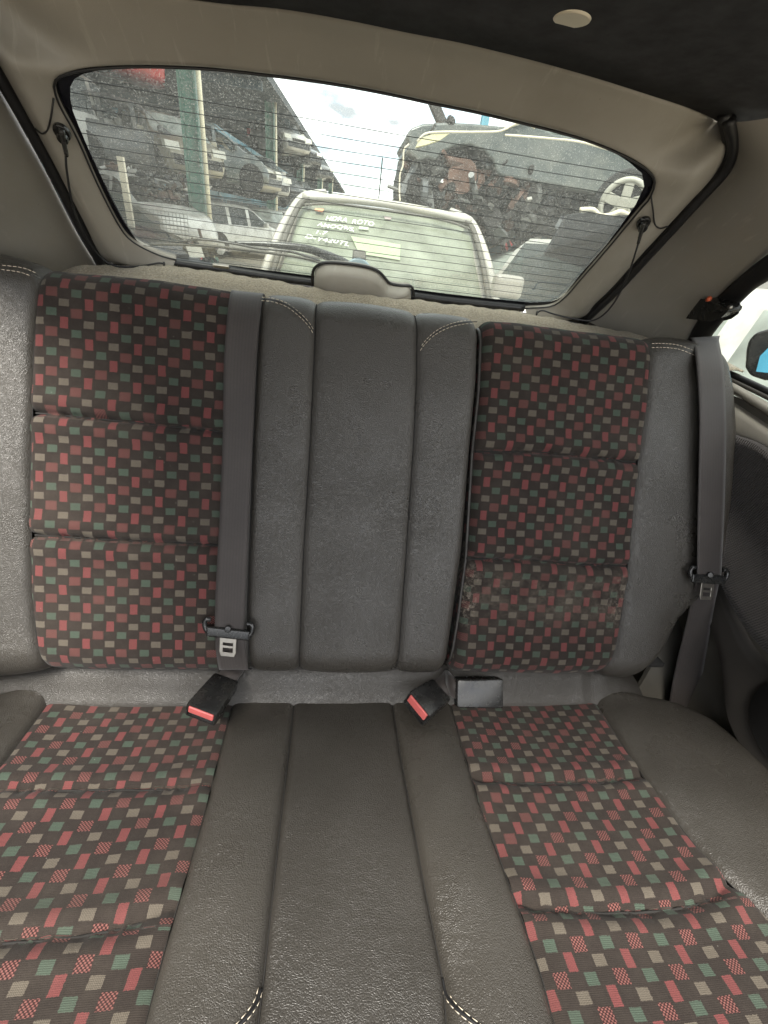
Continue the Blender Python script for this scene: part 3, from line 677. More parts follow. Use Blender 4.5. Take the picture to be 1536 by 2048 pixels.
# lower black rail and clips
rail = cat_rom([tg(x, y, .003) for x, y in ((340,519),(440,533),(540,548),(640,561),(760,577),(880,594),(960,603),(1050,612))], 60)
mb = MB(); mb.add(*tube_vf([p-TV*.006 for p in rail], .0085, 8)); mb.make('lower_rail', M['rubber'], gate, smooth=True)
for x, y in ((442,534),):
    c = tg(x, y-2, .016); mb = MB(); mb.box(c, (.016,0,0), TV*.003, TN*.003); mb.make('clip', M['chrome'], gate, bevel=.001)
# latch / wiper motor cover
cv = [(628,572),(630,545),(640,533),(660,528),(700,531),(735,537),(755,545),(768,558),(778,568),(800,572),(818,574),(822,590)]
P0 = cat_rom([tg(x, y, .01) for x, y in cv], 60); cen = tg(710, 590, .01)
rows = []
for q, h in ((1.0,-.010),(1.0,.008),(.965,.018),(.90,.024),(.5,.030),(0,.032)):
    rows.append([cen + (p-cen)*q - TN*h for p in P0])
v, f = grid(rows); mk('motor_cover', v, f, M['beige_lite'], gate)
Pk = [cen + (p-cen)*1.045 - TN*.0 for p in P0]; tube('cover_gasket', Pk, .0030, M['rubber'], gate, 6)
# pegs for the shelf cords
for x, y, sx in ((124,264,1), (1287,446,-1)):
    c = tg(x, y, .016); mb = MB(); mb.cyl(c+TN*.004, c-TN*.004, .0115, 24); mb.make('peg_base', M['plastic'], gate, smooth=True, bevel=.002)
    mb = MB(); mb.cyl(c, c-TN*.012-V((0,0,.0))+V((.004*sx,0,0)), .0055, 16, .0065); mb.cyl(c-TN*.010+V((.004*sx,0,0)), c-TN*.017+V((.004*sx,0,0)), .0075, 16); mb.make('peg', M['plastic'], gate, smooth=True, bevel=.001)
# rear wiper outside the glass
wo = -.030
tube('wiper_arm', [tg(705,540,wo), tg(690,528,wo-.01), tg(655,512,wo-.015), tg(610,497,wo-.012), tg(540,489,wo-.008), tg(470,486,wo-.005)], .005, M['plastic'], gate, 8, 40, rs=[.011-.0075*i/39 for i in range(40)])
tube('wiper_blade', [tg(283,490,-.012), tg(340,489,-.012), tg(430,493,-.012), tg(520,503,-.012), tg(600,515,-.012), tg(650,528,-.012)], .0028, M['quarter_lite'], gate, 6, 50)
tube('wiper_frame', [tg(300,488,-.020), tg(360,484,-.026), tg(400,479,-.03), tg(460,486,-.03), tg(520,497,-.03), tg(580,503,-.03), tg(640,522,-.022)], .0026, M['plastic'], gate, 6, 50)
mb = MB(); c = tg(715,522,-.03); mb.cyl(tg(716,548,-.005), tg(716,548,-.05), .030, 24, .026); mb.make('wiper_pivot', simple('blue grey washer pivot', (.20,.27,.31), .5), gate, smooth=True, bevel=.004)
mb = MB(); mb.box(tg(718,517,-.045), (.014,0,0), TV*.013, TN*.012); mb.make('wiper_cap', M['quarter_lite'], gate, bevel=.004)
# lower inner panel that closes the tailgate under the shelf
rows = [[tg(x, y, -.01)+TN*.0 for x, y in rearpx], [tg(x, y, -.01)+V((0,.12,-.35)) for x, y in rearpx], [tg(x, y, -.01)+V((0,.10,-.80)) for x, y in rearpx]]
v, f = grid(rows); mk('lower_panel', v, f, M['dark'], gate, solid=.01)

for px in (((1128,616),(1170,634),(1240,600),(1300,700),(1050,700),(1060,628)), ((340,531),(262,530),(204,522),(150,500),(130,600),(340,600))):  # added dark plates that stop daylight in the gaps beside the shelf
    P_ = [tg(x, y, -.035) for x, y in px]; mk('corner_blank', P_, [tuple(range(len(P_)))], M['dark'], gate, smooth=False, solid=.004)
# shelf cords
def cord(label, pts):
    t = thing('shelf_cord', pts[0], label, 'shelf cord', 'shelf lifting cords')
    tube('cord', pts, .0017, M['rubber'], t, 8, 70)
    d = (V(pts[1])-V(pts[0])).normalized(); a = V(pts[0]); tube('cord_loop', [a-d*.004, a+d*.012, a+d*.03], .0038, M['plastic'], t, 8, 12, rs=[.0045-.0018*i/11 for i in range(12)])
    mb = MB(); e = V(pts[-1]); mb.cyl(e+V((0,0,.004)), e-V((0,0,.008)), .0022, 8); mb.make('cord_end', M['plastic'], t, smooth=True)
    return t
cord('thin black cord hanging from the left peg and curling onto the shelf', [tg(124,266,.03), tg(131,300,.035), tg(134,345,.04), tg(148,420,.045), tg(172,475,.045), tg(200,513,.045), tg(228,531,.05), tg(255,534,.05), tg(290,531,.04), tg(318,526,.035), tg(328,528,.03)])
cord('thin black cord stretched down from the right peg to the shelf corner', [tg(1286,450,.03), tg(1276,488,.04), tg(1258,545,.05), tg(1236,592,.055), tg(1212,625,.055), tg(1185,641,.05), tg(1150,638,.045), tg(1110,629,.04), tg(1085,621,.035), tg(1074,626,.03)])

# ------------------------------------------------------------------ body shell of the car
body = thing('car_body', V((0, .1, -.3)), 'inside of the car body with dark headlining, beige side trim and right side window', 'car interior')
# headlining
hd = [un(x, y, PR, UZ) for x, y in ((-60,-40),(40,-62),(180,-46),(290,-25),(430,-4),(560,8),(690,30),(820,57),(910,74),(1000,95),(1100,121),(1200,150),(1300,182),(1378,208),(1425,229),(1449,248))] + [un(1462,268,V((.57,0,.955)),V((1,0,.55)).normalized()), un(1540,270,V((.60,0,.955)),V((1,0,.4)).normalized()), V((.61,.30,.93))]
hd = cat_rom(hd, 100)
rows = []
for j in range(16):
    t = j/15; rows.append([p.lerp(V((-.62+1.24*i/99, -.62, .990-.05*abs(-.62+1.24*i/99)**3/.24)), t) + V((0,0,.012*math.sin(math.pi*min(1,t*1.0))*(1-(abs(p.x)/.62)**2 if abs(p.x) < .62 else 0))) for i, p in enumerate(hd)])
v, f = grid(rows); mk('headlining', v, f, M['roof'], body, solid=.008)
tube('headlining_edge', [p+V((0,.003,.001)) for p in hd[:88]], .003, M['roof'], body, 6)
c = un(1145,31,V((0,0,.962)),UZ); mb = MB(); mb.cyl(c+V((0,0,.002)), c-V((0,0,.004)), .0205, 40, .0195); o = mb.make('ceiling_cap', M['creamknob'], body, smooth=True, bevel=.0018)
# black seal between body and tailgate
sealR = [tg(x, y, .0) for x, y in ((1458,240),(1467,285),(1462,318),(1444,350),(1396,402),(1296,512),(1230,584),(1180,632),(1168,650))]
sealL = [tg(x, y, .0) for x, y in ((-70,20),(-34,92),(2,160),(44,232),(96,326),(160,452),(200,524),(210,540))]
tube('weather_seal', sealR, .0085, M['rubber'], body, 10, 80); tube('weather_seal', sealL, .0085, M['rubber'], body, 10, 80)
tube('weather_seal', [p+TN*.012-V((.004,0,0)) for p in sealR], .010, M['rubber'], body, 10, 60); tube('weather_seal', [p+TN*.012+V((.004,0,0)) for p in sealL], .010, M['rubber'], body, 10, 60)
# right quarter trim
SP, SN = V((.715,0,.66)), V((math.cos(rad(22)),0,math.sin(rad(22))))
def sw(x, y, off=0.): return un(x, y, SP - SN*off, SN)         # side window plane
Aq = [tg(x, y, .0) for x, y in ((1463,245),(1470,290),(1466,322),(1448,352),(1400,405),(1302,514),(1238,584),(1178,644))]
Bq = [sw(x, y, .012) for x, y in ((1640,215),(1640,380),(1600,450),(1536,500),(1470,556),(1420,606),(1386,650),(1362,705))]
nA = 60; a_, b_ = cat_rom(Aq, nA), cat_rom(Bq, nA); rows = []
rows.append([p+V((.012,.02,0)) for p in a_]); rows.append(a_)
for t in [i/14 for i in range(15)]:
    rows.append([a.lerp(b, .015+t*.985) - SN*(.016*math.sin(math.pi*t)) for a, b in zip(a_, b_)])
rows.append([p+SN*.03 for p in b_])
v, f = grid(rows); q_ = mk('side_trim', v, f, M['beige'], body); q_.modifiers.new('sub', 'SUBSURF').render_levels = 1
tube('trim_lip', [p - SN*.001 for p in a_[:]], .0022, M['beige'], body, 8)
# left quarter trim (mirror side)
SNl = V((-math.cos(rad(22)),0,math.sin(rad(22)))); SPl = V((-.655,0,.70))
def swl(x, y, off=0.): return un(x, y, SPl - SNl*off, SNl)
Al = [tg(x, y, .0) for x, y in ((-78,20),(-42,96),(-6,165),(36,240),(88,334),(150,456),(190,524),(196,540))]
Bl = [V((-.585,.05,.90)), V((-.60,.12,.84)), V((-.62,.20,.78)), V((-.64,.26,.73)), V((-.655,.30,.69)), V((-.66,.34,.65)), V((-.665,.37,.62)), V((-.665,.38,.59))]
a_, b_ = cat_rom(Al, 50), cat_rom(Bl, 50); rows = [[p+V((-.012,.02,0)) for p in a_]]
for t in [i/14 for i in range(15)]: rows.append([a.lerp(b, t) - SNl*(.016*math.sin(math.pi*t)) for a, b in zip(a_, b_)])
v, f = grid(rows); q_ = mk('side_trim', v, f, M['beige'], body); q_.modifiers.new('sub', 'SUBSURF').render_levels = 1
# right side window frame, glass, latch
wo_ = [sw(x, y, .006) for x, y in ((1680,410),(1536,508),(1480,553),(1425,605),(1390,650),(1368,700),(1372,745))]
wi_ = [sw(x, y, .002) for x, y in ((1700,455),(1536,560),(1497,586),(1440,645),(1408,690),(1390,730),(1392,765))]
a_, b_ = cat_rom(wo_, 40), cat_rom(wi_, 40)
rows = [[p+SN*.006 for p in a_], a_, [a.lerp(b,.3)-SN*.006 for a, b in zip(a_, b_)], [a.lerp(b,.45)-SN*.001 for a, b in zip(a_, b_)], [a.lerp(b,.7)-SN*.003 for a, b in zip(a_, b_)], b_, [p+SN*.006 for p in b_]]
v, f = grid(rows); mk('window_frame', v, f, M['rubber'], body)
bump_ = [sw(x, y, .001) for x, y in ((1470,560),(1500,582),(1487,592),(1479,602),(1481,616),(1476,628),(1462,638),(1450,641),(1440,636),(1425,640),(1420,600))]
mk('glass_band', bump_, [tuple(range(len(bump_)))], M['frit'], body, smooth=False, solid=.002)
sg = [sw(x, y, -.006) for x, y in ((1760,380),(1536,500),(1425,590),(1370,690),(1372,790),(1500,800),(1900,960),(2100,700))]
mk('side_glass', sg, [tuple(range(len(sg)))], M['sideglass'], body, smooth=False)
lat_ = MB(); lq = [sw(x, y, .03) for x, y in ((1366,606),(1395,596),(1442,612),(1455,622),(1440,636),(1420,642),(1372,636))]
n_ = len(lq); vs = lq + [p+SN*.026 for p in lq]; lat_.add(vs, [tuple(range(n_)), tuple(range(2*n_-1, n_-1, -1))] + [(i, (i+1)%n_, n_+(i+1)%n_, n_+i) for i in range(n_)])
lt = lat_.make('window_latch', M['plastic'], body, bevel=.0012)
tube('latch_arm', [sw(1425,624,.024), sw(1448,620,.026), sw(1470,618,.012), sw(1478,616,.004)], .006, M['plastic'], lt, 8, 20)
mb = MB(); p = sw(1463,614,.020); mb.cyl(p, p-SN*.006, .0038, 12); mb.make('latch_knob', M['chrome'], lt, smooth=True)
mb = MB(); p = sw(1414,602,.024); mb.cyl(p, sw(1419,597,.030), .0045, 12); mb.make('latch_pin', simple('orange red pin', (.60,.12,.05), .4), lt, smooth=True)
# side panel under the window: curves from top to bottom, each at its own depth
def sx(x, y, X): return un(x, y, V((X,0,0)), V((1,0,0)))
lev = [((1380,712),(1440,744),(1470,755),(1536,790),(1700,880)), ((1380,724),(1440,758),(1470,768),(1536,806),(1700,900))]
tube('window_seal', [sx(x, y, 0.744) for x, y in ((1380,706),(1440,738),(1470,752),(1536,783),(1700,865))], .006, M['rubber'], body, 8, 40)
tube('window_seal', [sx(x, y, 0.737) for x, y in ((1380,720),(1440,750),(1470,764),(1536,796),(1700,880))], .004, M['quarter'], body, 8, 40)
bands = [((1380,720),(1440,756),(1470,768),(1536,805),(1720,905),0.732), ((1380,735),(1440,768),(1470,782),(1536,824),(1720,930),0.724), ((1380,745),(1440,776),(1470,790),(1536,832),(1720,940),0.744)]
rows = [cat_rom([sx(x, y, b[-1]) for x, y in b[:-1]], 40) for b in bands]; v, f = grid(rows); mk('window_sill', v, f, M['beige_lite'], body, solid=.002)
bands = [((1380,752),(1440,786),(1470,800),(1536,842),(1720,950),0.762), ((1380,760),(1440,794),(1470,808),(1536,852),(1720,965),0.732), ((1380,790),(1440,815),(1470,832),(1536,874),(1720,985),0.720), ((1380,850),(1440,858),(1470,868),(1510,884),(1540,905),0.727)]
rows = [cat_rom([sx(x, y, b[-1]) for x, y in b[:-1]], 40) for b in bands]; v, f = grid(rows); mk('armrest_top', v, f, M['beige_lite'], body)
X1 = .746
rows = []
zs = [.555,.54,.52,.46,.40,.34,.28,.22,.16,.10,.04,-.02,-.1,-.2,-.35]
for z in zs:
    rows.append([V((X1+.012*math.sin(z*5+y*3)+(.03 if z < .05 else 0), y, z)) for y in [-.75+.05*i for i in range(28)]])
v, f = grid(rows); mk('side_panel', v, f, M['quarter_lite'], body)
mk('side_panel', [V((-p.x, p.y, p.z)) for p in v], [t[::-1] for t in f], M['quarter'], body)  # mirrored left panel out of view, added to keep low light out
# ribbed cloth insert and the moulded panel below it
rib_px = [(1380,858),(1440,862),(1470,872),(1506,884),(1540,906),(1640,985),(1760,1100)]
low_px = [(1395,1040),(1425,1110),(1452,1180),(1482,1235),(1515,1280),(1600,1360),(1760,1460)]
a_, b_ = cat_rom([sx(x, y, 0.712) for x, y in rib_px], 40), cat_rom([sx(x, y, 0.712) for x, y in low_px], 40)
rows = [[p+V((.03,0,0)) for p in a_]] + [[a.lerp(b, t)+V((.024*math.sin(math.pi*t)-.006,0,0)) for a, b in zip(a_, b_)] for t in [i/16 for i in range(17)]] + [[p+V((.004,0,-.006)) for p in b_], [p+V((.03,0,-.01)) for p in b_]]
v, f = grid(rows); mk('ribbed_insert', v, f, M['ribbed'], body)
a2 = cat_rom([sx(x, y, 0.736) for x, y in ((1400,1110),(1440,1190),(1470,1262),(1500,1312),(1540,1345),(1620,1400),(1760,1480))], 40); b2_ = cat_rom([sx(x, y, 0.736) for x, y in ((1412,1230),(1440,1320),(1452,1420),(1470,1470),(1500,1520),(1560,1600),(1700,1700))], 40)
rows = [[p+V((.02,0,.004)) for p in a2]] + [[a.lerp(b, t)+V((-.004*math.sin(math.pi*t),0,0)) for a, b in zip(a2, b2_)] for t in [i/10 for i in range(11)]]
v, f = grid(rows); mk('lower_moulding', v, f, M['quarter'], body)
c = sx(1588,1462,.73); mb = MB(); mb.cyl(c+V((-.004,0,0)), c+V((.05,0,0)), .075, 48); mb.make('cup_recess', M['dark'], body, smooth=True)

# side filler of the seat base and floor
fl = [(1288,1352),(1322,1292),(1350,1232),(1360,1262),(1363,1320),(1352,1400),(1330,1412),(1262,1395)]
P_ = [bb(x, y, -.13) for x, y in fl]; mk('seat_side_filler', P_, [tuple(range(len(P_)))], M['quarter_lite'], body, smooth=False, solid=.01)
mb = MB(); mb.box((0,.1,-.32), (.75,0,0), (0,.85,0), (0,0,.01)); mb.make('floor_pan', M['dark'], body)
mb = MB(); mb.box((0,-1.45,-.02), (.78,0,0), (0,.12,0), (0,0,.34)); mb.box((0,-.75,-.33), (.75,0,0), (0,.75,0), (0,0,.01)); mb.make('dashboard_light_block', M['quarter'], body, bevel=.03)  # unseen front end, added to block light bounced up from the ground
for sg_ in (-1, 1):
    mb = MB(); mb.box((sg_*.80,-1.1,.07), (.03,0,0), (0,.5,0), (0,0,.42)); mb.make('door_light_block', M['quarter'], body, bevel=.01)  # unseen door sides, added with the dash to block low light
mb = MB(); mb.box((0,.72,-.05), (.7,0,0), (0,.01,0), (0,0,.26)); mb.make('boot_wall', M['dark'], body)  # unseen dark wall behind the seats, added to block light

# ------------------------------------------------------------------ the yard outside
GZ = CAM.z - 1.5
_y = ray(716, 440); YD = V((_y.x, _y.y, 0)).normalized(); XD = V((YD.y, -YD.x, 0))
def yd(lat, dep, z): return V((CAM.x, CAM.y, 0)) + XD*lat + YD*dep + V((0,0,CAM.z+z))
def yp(x, y, dep):
    r = ray(x, y); return CAM + r*(dep/r.dot(YD))
k = N('yard concrete'); c1 = k.mix(k.rng(k.noise(.6, 7, .65), .35, .7), (.34,.30,.23), (.50,.45,.36)); c1 = k.mix(k.rng(k.noise(3, 6, .7), .55, .7, 0, .7), c1, (.16,.14,.12))
k.pbr(c1, .9, 0, k.bump(k.noise(40, 4), .3, .01), .2)
g = mk('ground', [V((-400,-400,GZ)), V((400,-400,GZ)), V((400,900,GZ)), V((-400,900,GZ))], [(0,1,2,3)], k.m, smooth=False); tag(g, None, None, kind='structure')
# canopy
k = N('canopy sheeting'); oo = k.sep(k.obj()); ww = k.M('SINE', k.M('MULTIPLY', oo[1], 2*math.pi/.25))
k.pbr(k.mix(k.rng(k.noise(.7, 4), .3, .7), (.035,.042,.05), (.06,.07,.08)), .7, .0, k.bump(ww, .6, .03), .3)
can = thing('canopy_roof', yd(-12, 15, 4), 'large dark sheet metal canopy slanting over the left rows of scrap cars', 'canopy')
H = 3.62
e0, e1 = yp(530,150,20.2), yp(690,388,95); H = e0.z
mb = MB(); a = e0 - (e1-e0).normalized()*26; b = e1.copy(); b.z = a.z = H; W_ = V((-XD.x, -XD.y, 0))*26
mb.add([a, b, b+W_, a+W_, a+V((0,0,.25)), b+V((0,0,.25)), b+W_+V((0,0,2)), a+W_+V((0,0,2))], [(0,1,2,3),(7,6,5,4),(0,4,5,1),(2,6,7,3),(1,5,6,2),(3,7,4,0)]); mb.make('roof_sheet', k.m, can)
for i in range(16):
    mb = MB(); c = a.lerp(b, i/15); mb.box(c+W_*.5+V((0,0,-.14)), W_*.49, YD*.07, (0,0,.12)); mb.make('roof_beam', simple('beam steel %d' % i if False else 'beam steel', (.05,.08,.10), .6), can) if i < 15 else None
back = thing('back_wall', yd(-13, 30, -1.5), 'dark shed wall behind the racks under the canopy', 'wall')
mb = MB(); mb.box(yd(-13.2, 45, 1.6), XD*.1, YD*60, (0,0,3.2)); mb.make('wall_sheet', simple('dark cladding', (.04,.052,.06), .8, var=.3, vs=.5), back)
M['green'] = simple('green painted steel', (.085,.20,.155), .5, var=.2, vs=3, dirt=(.15,.18,.14), dscale=4); M['pipe'] = simple('cream pipe', (.68,.62,.45), .5)
M['blue'] = simple('blue painted steel', (.07,.22,.30), .5, var=.2, vs=4, dirt=(.10,.14,.15)); M['rust'] = simple('rust', (.10,.055,.040), .85, var=.4, vs=9)
# columns
for i, (x, y, dep) in enumerate(((391,330,12.9), (541,300,24.6), (600,320,35), (640,345,47.7), (661,362,59))):
    p = yp(x, y, dep); base = V((p.x, p.y, GZ)); hw = .16
    t = thing('canopy_column', base, ['nearest thick green canopy column with a cream pipe down its right side', 'second green canopy column from the front', 'third green canopy column, thinner with distance', 'fourth green canopy column, far down the row', 'farthest green canopy column just left of the sky'][i], 'column', 'green canopy columns')
    mb = MB(); mb.box(base+V((0,0,(H-GZ)/2)), XD*hw, YD*.02, (0,0,(H-GZ)/2)); mb.box(base+XD*hw+V((0,0,(H-GZ)/2)), XD*.02, YD*hw, (0,0,(H-GZ)/2)); mb.box(base-XD*hw+V((0,0,(H-GZ)/2)), XD*.02, YD*hw, (0,0,(H-GZ)/2)); mb.make('post', M['green'], t)
    mb = MB(); q = base+XD*(hw+.09)-YD*.1; mb.cyl(q, q+V((0,0,H-GZ)), .05, 10); mb.make('drain_pipe', M['pipe'], t, smooth=True)
    mb = MB(); mb.box(base+V((0,0,.15)), XD*.28, YD*.28, (0,0,.15)); mb.make('foot', M['green'], t)

# generic car ---------------------------------------------------------------
paints = {}
def paint(nm, col, rough=.35, dirt=(.20,.18,.15)):
    if nm not in paints: paints[nm] = simple(nm, col, rough, .1, var=.1, vs=1.5, coat=.3, dirt=dirt, dscale=2.5)
    return paints[nm]
M['tyre'] = simple('tyre', (.02,.02,.02), .85); M['rim'] = simple('alloy', (.55,.54,.50), .35, .6); M['lamp'] = simple('clear lamp', (.60,.58,.50), .12); M['tail'] = simple('red lamp', (.60,.03,.03), .15)
M['cabin'] = simple('dark cabin', (.035,.033,.03), .9)
HATCH = [(0,.60),(.012,.93),(.03,1.0),(.07,1.17),(.12,1.36),(.16,1.42),(.33,1.46),(.53,1.44),(.58,1.40),(.64,1.25),(.70,1.11),(.76,.99),(.84,.92),(.92,.84),(.97,.74),(1,.55)]
MPV = [(0,.70),(.012,1.05),(.03,1.15),(.06,1.38),(.10,1.62),(.16,1.68),(.33,1.70),(.53,1.68),(.60,1.63),(.66,1.42),(.72,1.22),(.78,1.02),(.85,.95),(.92,.86),(.97,.74),(1,.55)]
def car(label, loc, head, colr, L=3.9, Wd=1.68, prof=HATCH, glass='carglass', wheels=True, name='scrap_car', group=None, cat='car', glassset=('w','r','s'), zs=1., roll=0., lights=True, crush=0.):
    t = bpy.data.objects.new(name, None); COL.objects.link(t); tag(t, label, cat, group); t.empty_display_size = .2
    sts = [0,.012,.03,.07,.12,.16,.20,.30,.33,.40,.50,.53,.58,.64,.70,.76,.82,.88,.93,.97,1]
    if prof is MPV: sts = [0,.012,.03,.06,.10,.16,.20,.30,.33,.40,.50,.53,.60,.66,.72,.78,.84,.89,.93,.97,1]
    rows = []; belt0 = .93 if prof is HATCH else 1.0
    rn = random.Random(hash(label) % 1000)
    for s in sts:
        y = (s-.5)*L; w = Wd/2*(1-.22*abs(2*s-1)**5); top = interp(prof, s)*zs; z0 = .20+.10*abs(2*s-1)**6
        bl = min(belt0*zs, top-.02); up = max(0, top-belt0*zs)/(.5*zs); up = min(1, up)
        wr = w*(.95-.15*up); nz_ = lambda: rn.uniform(-crush, crush)
        hf = [(0,z0),(w*.90,z0),(w*.985,z0+.10),(w,.45),(w,.62),(w*.985,bl-.04),(w*.965,bl),(wr+.02*up,top-.055-.02*up),(wr*.93,top-.012),(wr*.5,top+.012),(0,top+.018)]
        hf = [(a, min(b, top+.02)) for a, b in hf]
        ringp = [V((a+nz_(), y, b+nz_())) for a, b in hf] + [V((-a+nz_(), y, b+nz_())) for a, b in hf[-2:0:-1]]
        rows.append(ringp)
    n = 20; vs = [p for r_ in rows for p in r_]; fs = []; panes = {}
    iw = (12,15) if prof is HATCH else (12,15); ir = (2,4)
    for i in range(len(sts)-1):
        for j in range(n):
            kq = (j+1) % n; q = (i*n+j, (i+1)*n+j, (i+1)*n+kq, i*n+kq)
            key = None
            if j in (6, 13) :
                if 5 <= i and sts[i+1] <= .30+1e-6 and i >= 5: key = ('s', 'a', j)
                elif .33-1e-6 <= sts[i] and sts[i+1] <= .50+1e-6: key = ('s', 'b', j)
                elif .53-1e-6 <= sts[i] and i < iw[1]-1: key = ('s', 'c', j)
            if 8 <= j <= 11 or False:
                if iw[0] <= i < iw[1]: key = ('w', '', 0)
                elif ir[0] <= i < ir[1]: key = ('r', '', 0)
            if key is None: fs.append(q)
            else: panes.setdefault(key, []).append(q)
    fs.append(tuple(range(n))); fs.append(tuple((len(sts)-1)*n+i for i in range(n))[::-1])
    def add(nm, v, f, mat, smooth=True, par=None):
        me = bpy.data.meshes.new(nm); me.from_pydata([tuple(a) for a in v], [], f); me.update(); me.materials.append(mat)
        for p in me.polygons: p.use_smooth = smooth
        o = bpy.data.objects.new(nm, me); COL.objects.link(o); o.parent = par or t; return o
    bo = add('body', vs, fs, colr)
    for key, qs in panes.items():
        if key[0] not in glassset: continue
        ids = sorted({i for q in qs for i in q}); mpp = {i: k_ for k_, i in enumerate(ids)}
        add({'s':'side_window','w':'windscreen','r':'rear_window'}[key[0]], [vs[i] for i in ids], [tuple(mpp[i] for i in q) for q in qs], M[glass])
    cb = MB(); cb.box((0,-.1*L,.62), (Wd*.44,0,0), (0,L*.30,0), (0,0,.28)); cb.box((0,-.02*L,.98), (Wd*.36,0,0), (0,.08,0), (0,0,.24)); cb.box((0,-.22*L,.95), (Wd*.36,0,0), (0,.08,0), (0,0,.24)); add('cabin', cb.v, cb.f, M['cabin'], False)
    for sy in (-.305, .315):
        for sx_ in (-1, 1):
            yy = sy*L; X = sx_*Wd/2
            ar = MB(); ar.cyl((X*.80, yy, .36), (X*1.004, yy, .36), .36, 24); add('wheel_arch', ar.v, ar.f, M['dark'], False)
            if wheels:
                wh = MB(); wh.cyl((X*.82, yy, .30), (X*1.01, yy, .30), .30, 24); w_ = add('wheel', wh.v, wh.f, M['tyre'])
                rm = MB(); rm.cyl((X*1.0, yy, .30), (X*1.022, yy, .30), .19, 20)
                for a in range(5):
                    an = a*2*math.pi/5; rm.box((X*1.025, yy+math.cos(an)*.1, .30+math.sin(an)*.1), (.01,0,0), (0,math.cos(an)*.09,math.sin(an)*.09), (0,-math.sin(an)*.025,math.cos(an)*.025))
                add('rim', rm.v, rm.f, M['rim'], False, w_)
    if lights:
        for sx_ in (-1, 1):
            h = MB(); h.box((sx_*Wd*.36, L*.462, .74*zs), (.17,0,0), (sx_*-.02,.05,0), (0,-.03,.08)); add('headlight', h.v, h.f, M['lamp'], False)
            h = MB(); h.box((sx_*Wd*.40, -L*.482, .86*zs), (.16,0,0), (0,.06,0), (0,.0,.15)); add('tail_light', h.v, h.f, M['tail'], False)
        h = MB(); h.box((0, L*.497, .48), (Wd*.36,0,0), (0,.03,0), (0,0,.10)); add('front_bumper', h.v, h.f, M['plastic'], False)
        h = MB(); h.box((0, -L*.495, .45), (Wd*.38,0,0), (0,.03,0), (0,0,.12)); add('rear_bumper', h.v, h.f, M['plastic'], False)
        h = MB(); h.box((0, L*.492, .66*zs), (Wd*.20,0,0), (0,.02,0), (0,0,.05)); add('grille', h.v, h.f, M['dark'], False)
    for sx_ in (-1, 1):
        h = MB(); h.box((sx_*(Wd*.5+.09), .17*L, 1.0*zs), (.09,0,0), (0,.05,0), (0,0,.065)); o = add('door_mirror', h.v, h.f, colr, False)
        md = o.modifiers.new('b', 'BEVEL'); md.width = .03; md.segments = 3
    t.location = loc; t.rotation_euler = (0, roll, head)
    return t
# heading 0: nose points along +Y (away). px-placed at a chosen distance along the yard
def at(x, y, dep, z): p = yp(x, y, dep); p.z = CAM.z+z; return p
silver = paint('silver paint', (.42,.41,.38)); white = paint('white paint', (.62,.61,.56)); black = paint('black paint', (.02,.021,.025), .25, (.08,.075,.07)); grey = paint('grey paint', (.085,.09,.092), .45); redc = paint('red paint', (.46,.03,.035), .3, (.28,.06,.05)); tanc = paint('beige paint', (.30,.27,.19)); darkc = paint('dark green grey paint', (.050,.065,.062), .35, (.12,.12,.10)); bluec = paint('blue paint', (.06,.12,.20))
G0 = -1.5
car('pale hatchback on the ground right of the nearest green column, red tail lamp showing', at(462,450,17.5,G0), rad(-38), white, name='parked_car', wheels=True)
car('silver hatchback parked beyond the hatchback with the red lamp, nose towards the lane', at(528,450,22.5,G0), rad(-142), silver, name='parked_car', glass='carglass_pale')
car('white estate parked behind the second green column', at(565,448,30,G0), rad(-40), white, name='parked_car')
car('small silver car glimpsed left of the big silver van', at(590,445,36,G0), rad(-150), silver, name='parked_car')
car('black car with alloy wheel at the lower left corner of the rear window', at(165,470,9.0,G0), rad(-118), black, name='parked_car')
car('white stripped car body with bare door openings near the lower left of the rear window', at(290,430,12.5,G0+.3), rad(-125), white, wheels=False, glassset=(), lights=False, L=3.2)
g2 = 'scrap cars on the middle rack'
car('pale silver van wreck, leftmost on the middle rack', at(150,300,14.0,.28), rad(-25), silver, wheels=False, prof=MPV, L=3.2, group=g2)
car('stripped dark car body without glass next to the silver van wreck', at(262,320,14.6,.26), rad(-60), grey, wheels=False, glassset=(), lights=False, L=3.4, crush=.02, group=g2)
car('beige car with folded bonnet just left of the nearest green column', at(345,330,15.5,.24), rad(-142), tanc, wheels=False, glass='carglass_pale', L=3.4, crush=.02, group=g2)
car('dark wreck right behind the nearest green column', at(412,330,16.5,.28), rad(-60), darkc, wheels=False, glassset=(), lights=False, L=3.3, crush=.02, group=g2)
car('cream doored wreck hanging between the first two green columns', at(458,355,19,.22), rad(-115), tanc, wheels=False, glassset=('w',), L=3.3, crush=.02, group=g2)
car('silver grey front end of a car facing the lane before the second column', at(512,368,22.5,.2), rad(-150), silver, L=3.6, group=g2, wheels=False)
car('grey estate wreck just beyond the second green column', at(560,380,28,.1), rad(-145), grey, L=3.4, group=g2, wheels=False)
car('dark wreck before the third green column', at(592,392,33,.1), rad(-145), darkc, L=3.4, group=g2, wheels=False)
car('pale crushed car beyond the third green column', at(622,395,40,.1), rad(-145), silver, L=3.4, group=g2, wheels=False)
g3 = 'scrap cars on the top rack'
car('red car body without wheels high on the top rack at the upper left', at(238,150,15.0,2.05), rad(-35), redc, wheels=False, L=3.2, glass='carglass', lights=False, group=g3)
car('dark silver wreck on the top rack beyond the second column', at(560,330,28,2.1), rad(-140), silver, wheels=False, L=3.2, group=g3, crush=.02)
car('black wreck on the top rack between second and third columns', at(590,345,33,2.1), rad(-140), black, wheels=False, L=3.2, group=g3)
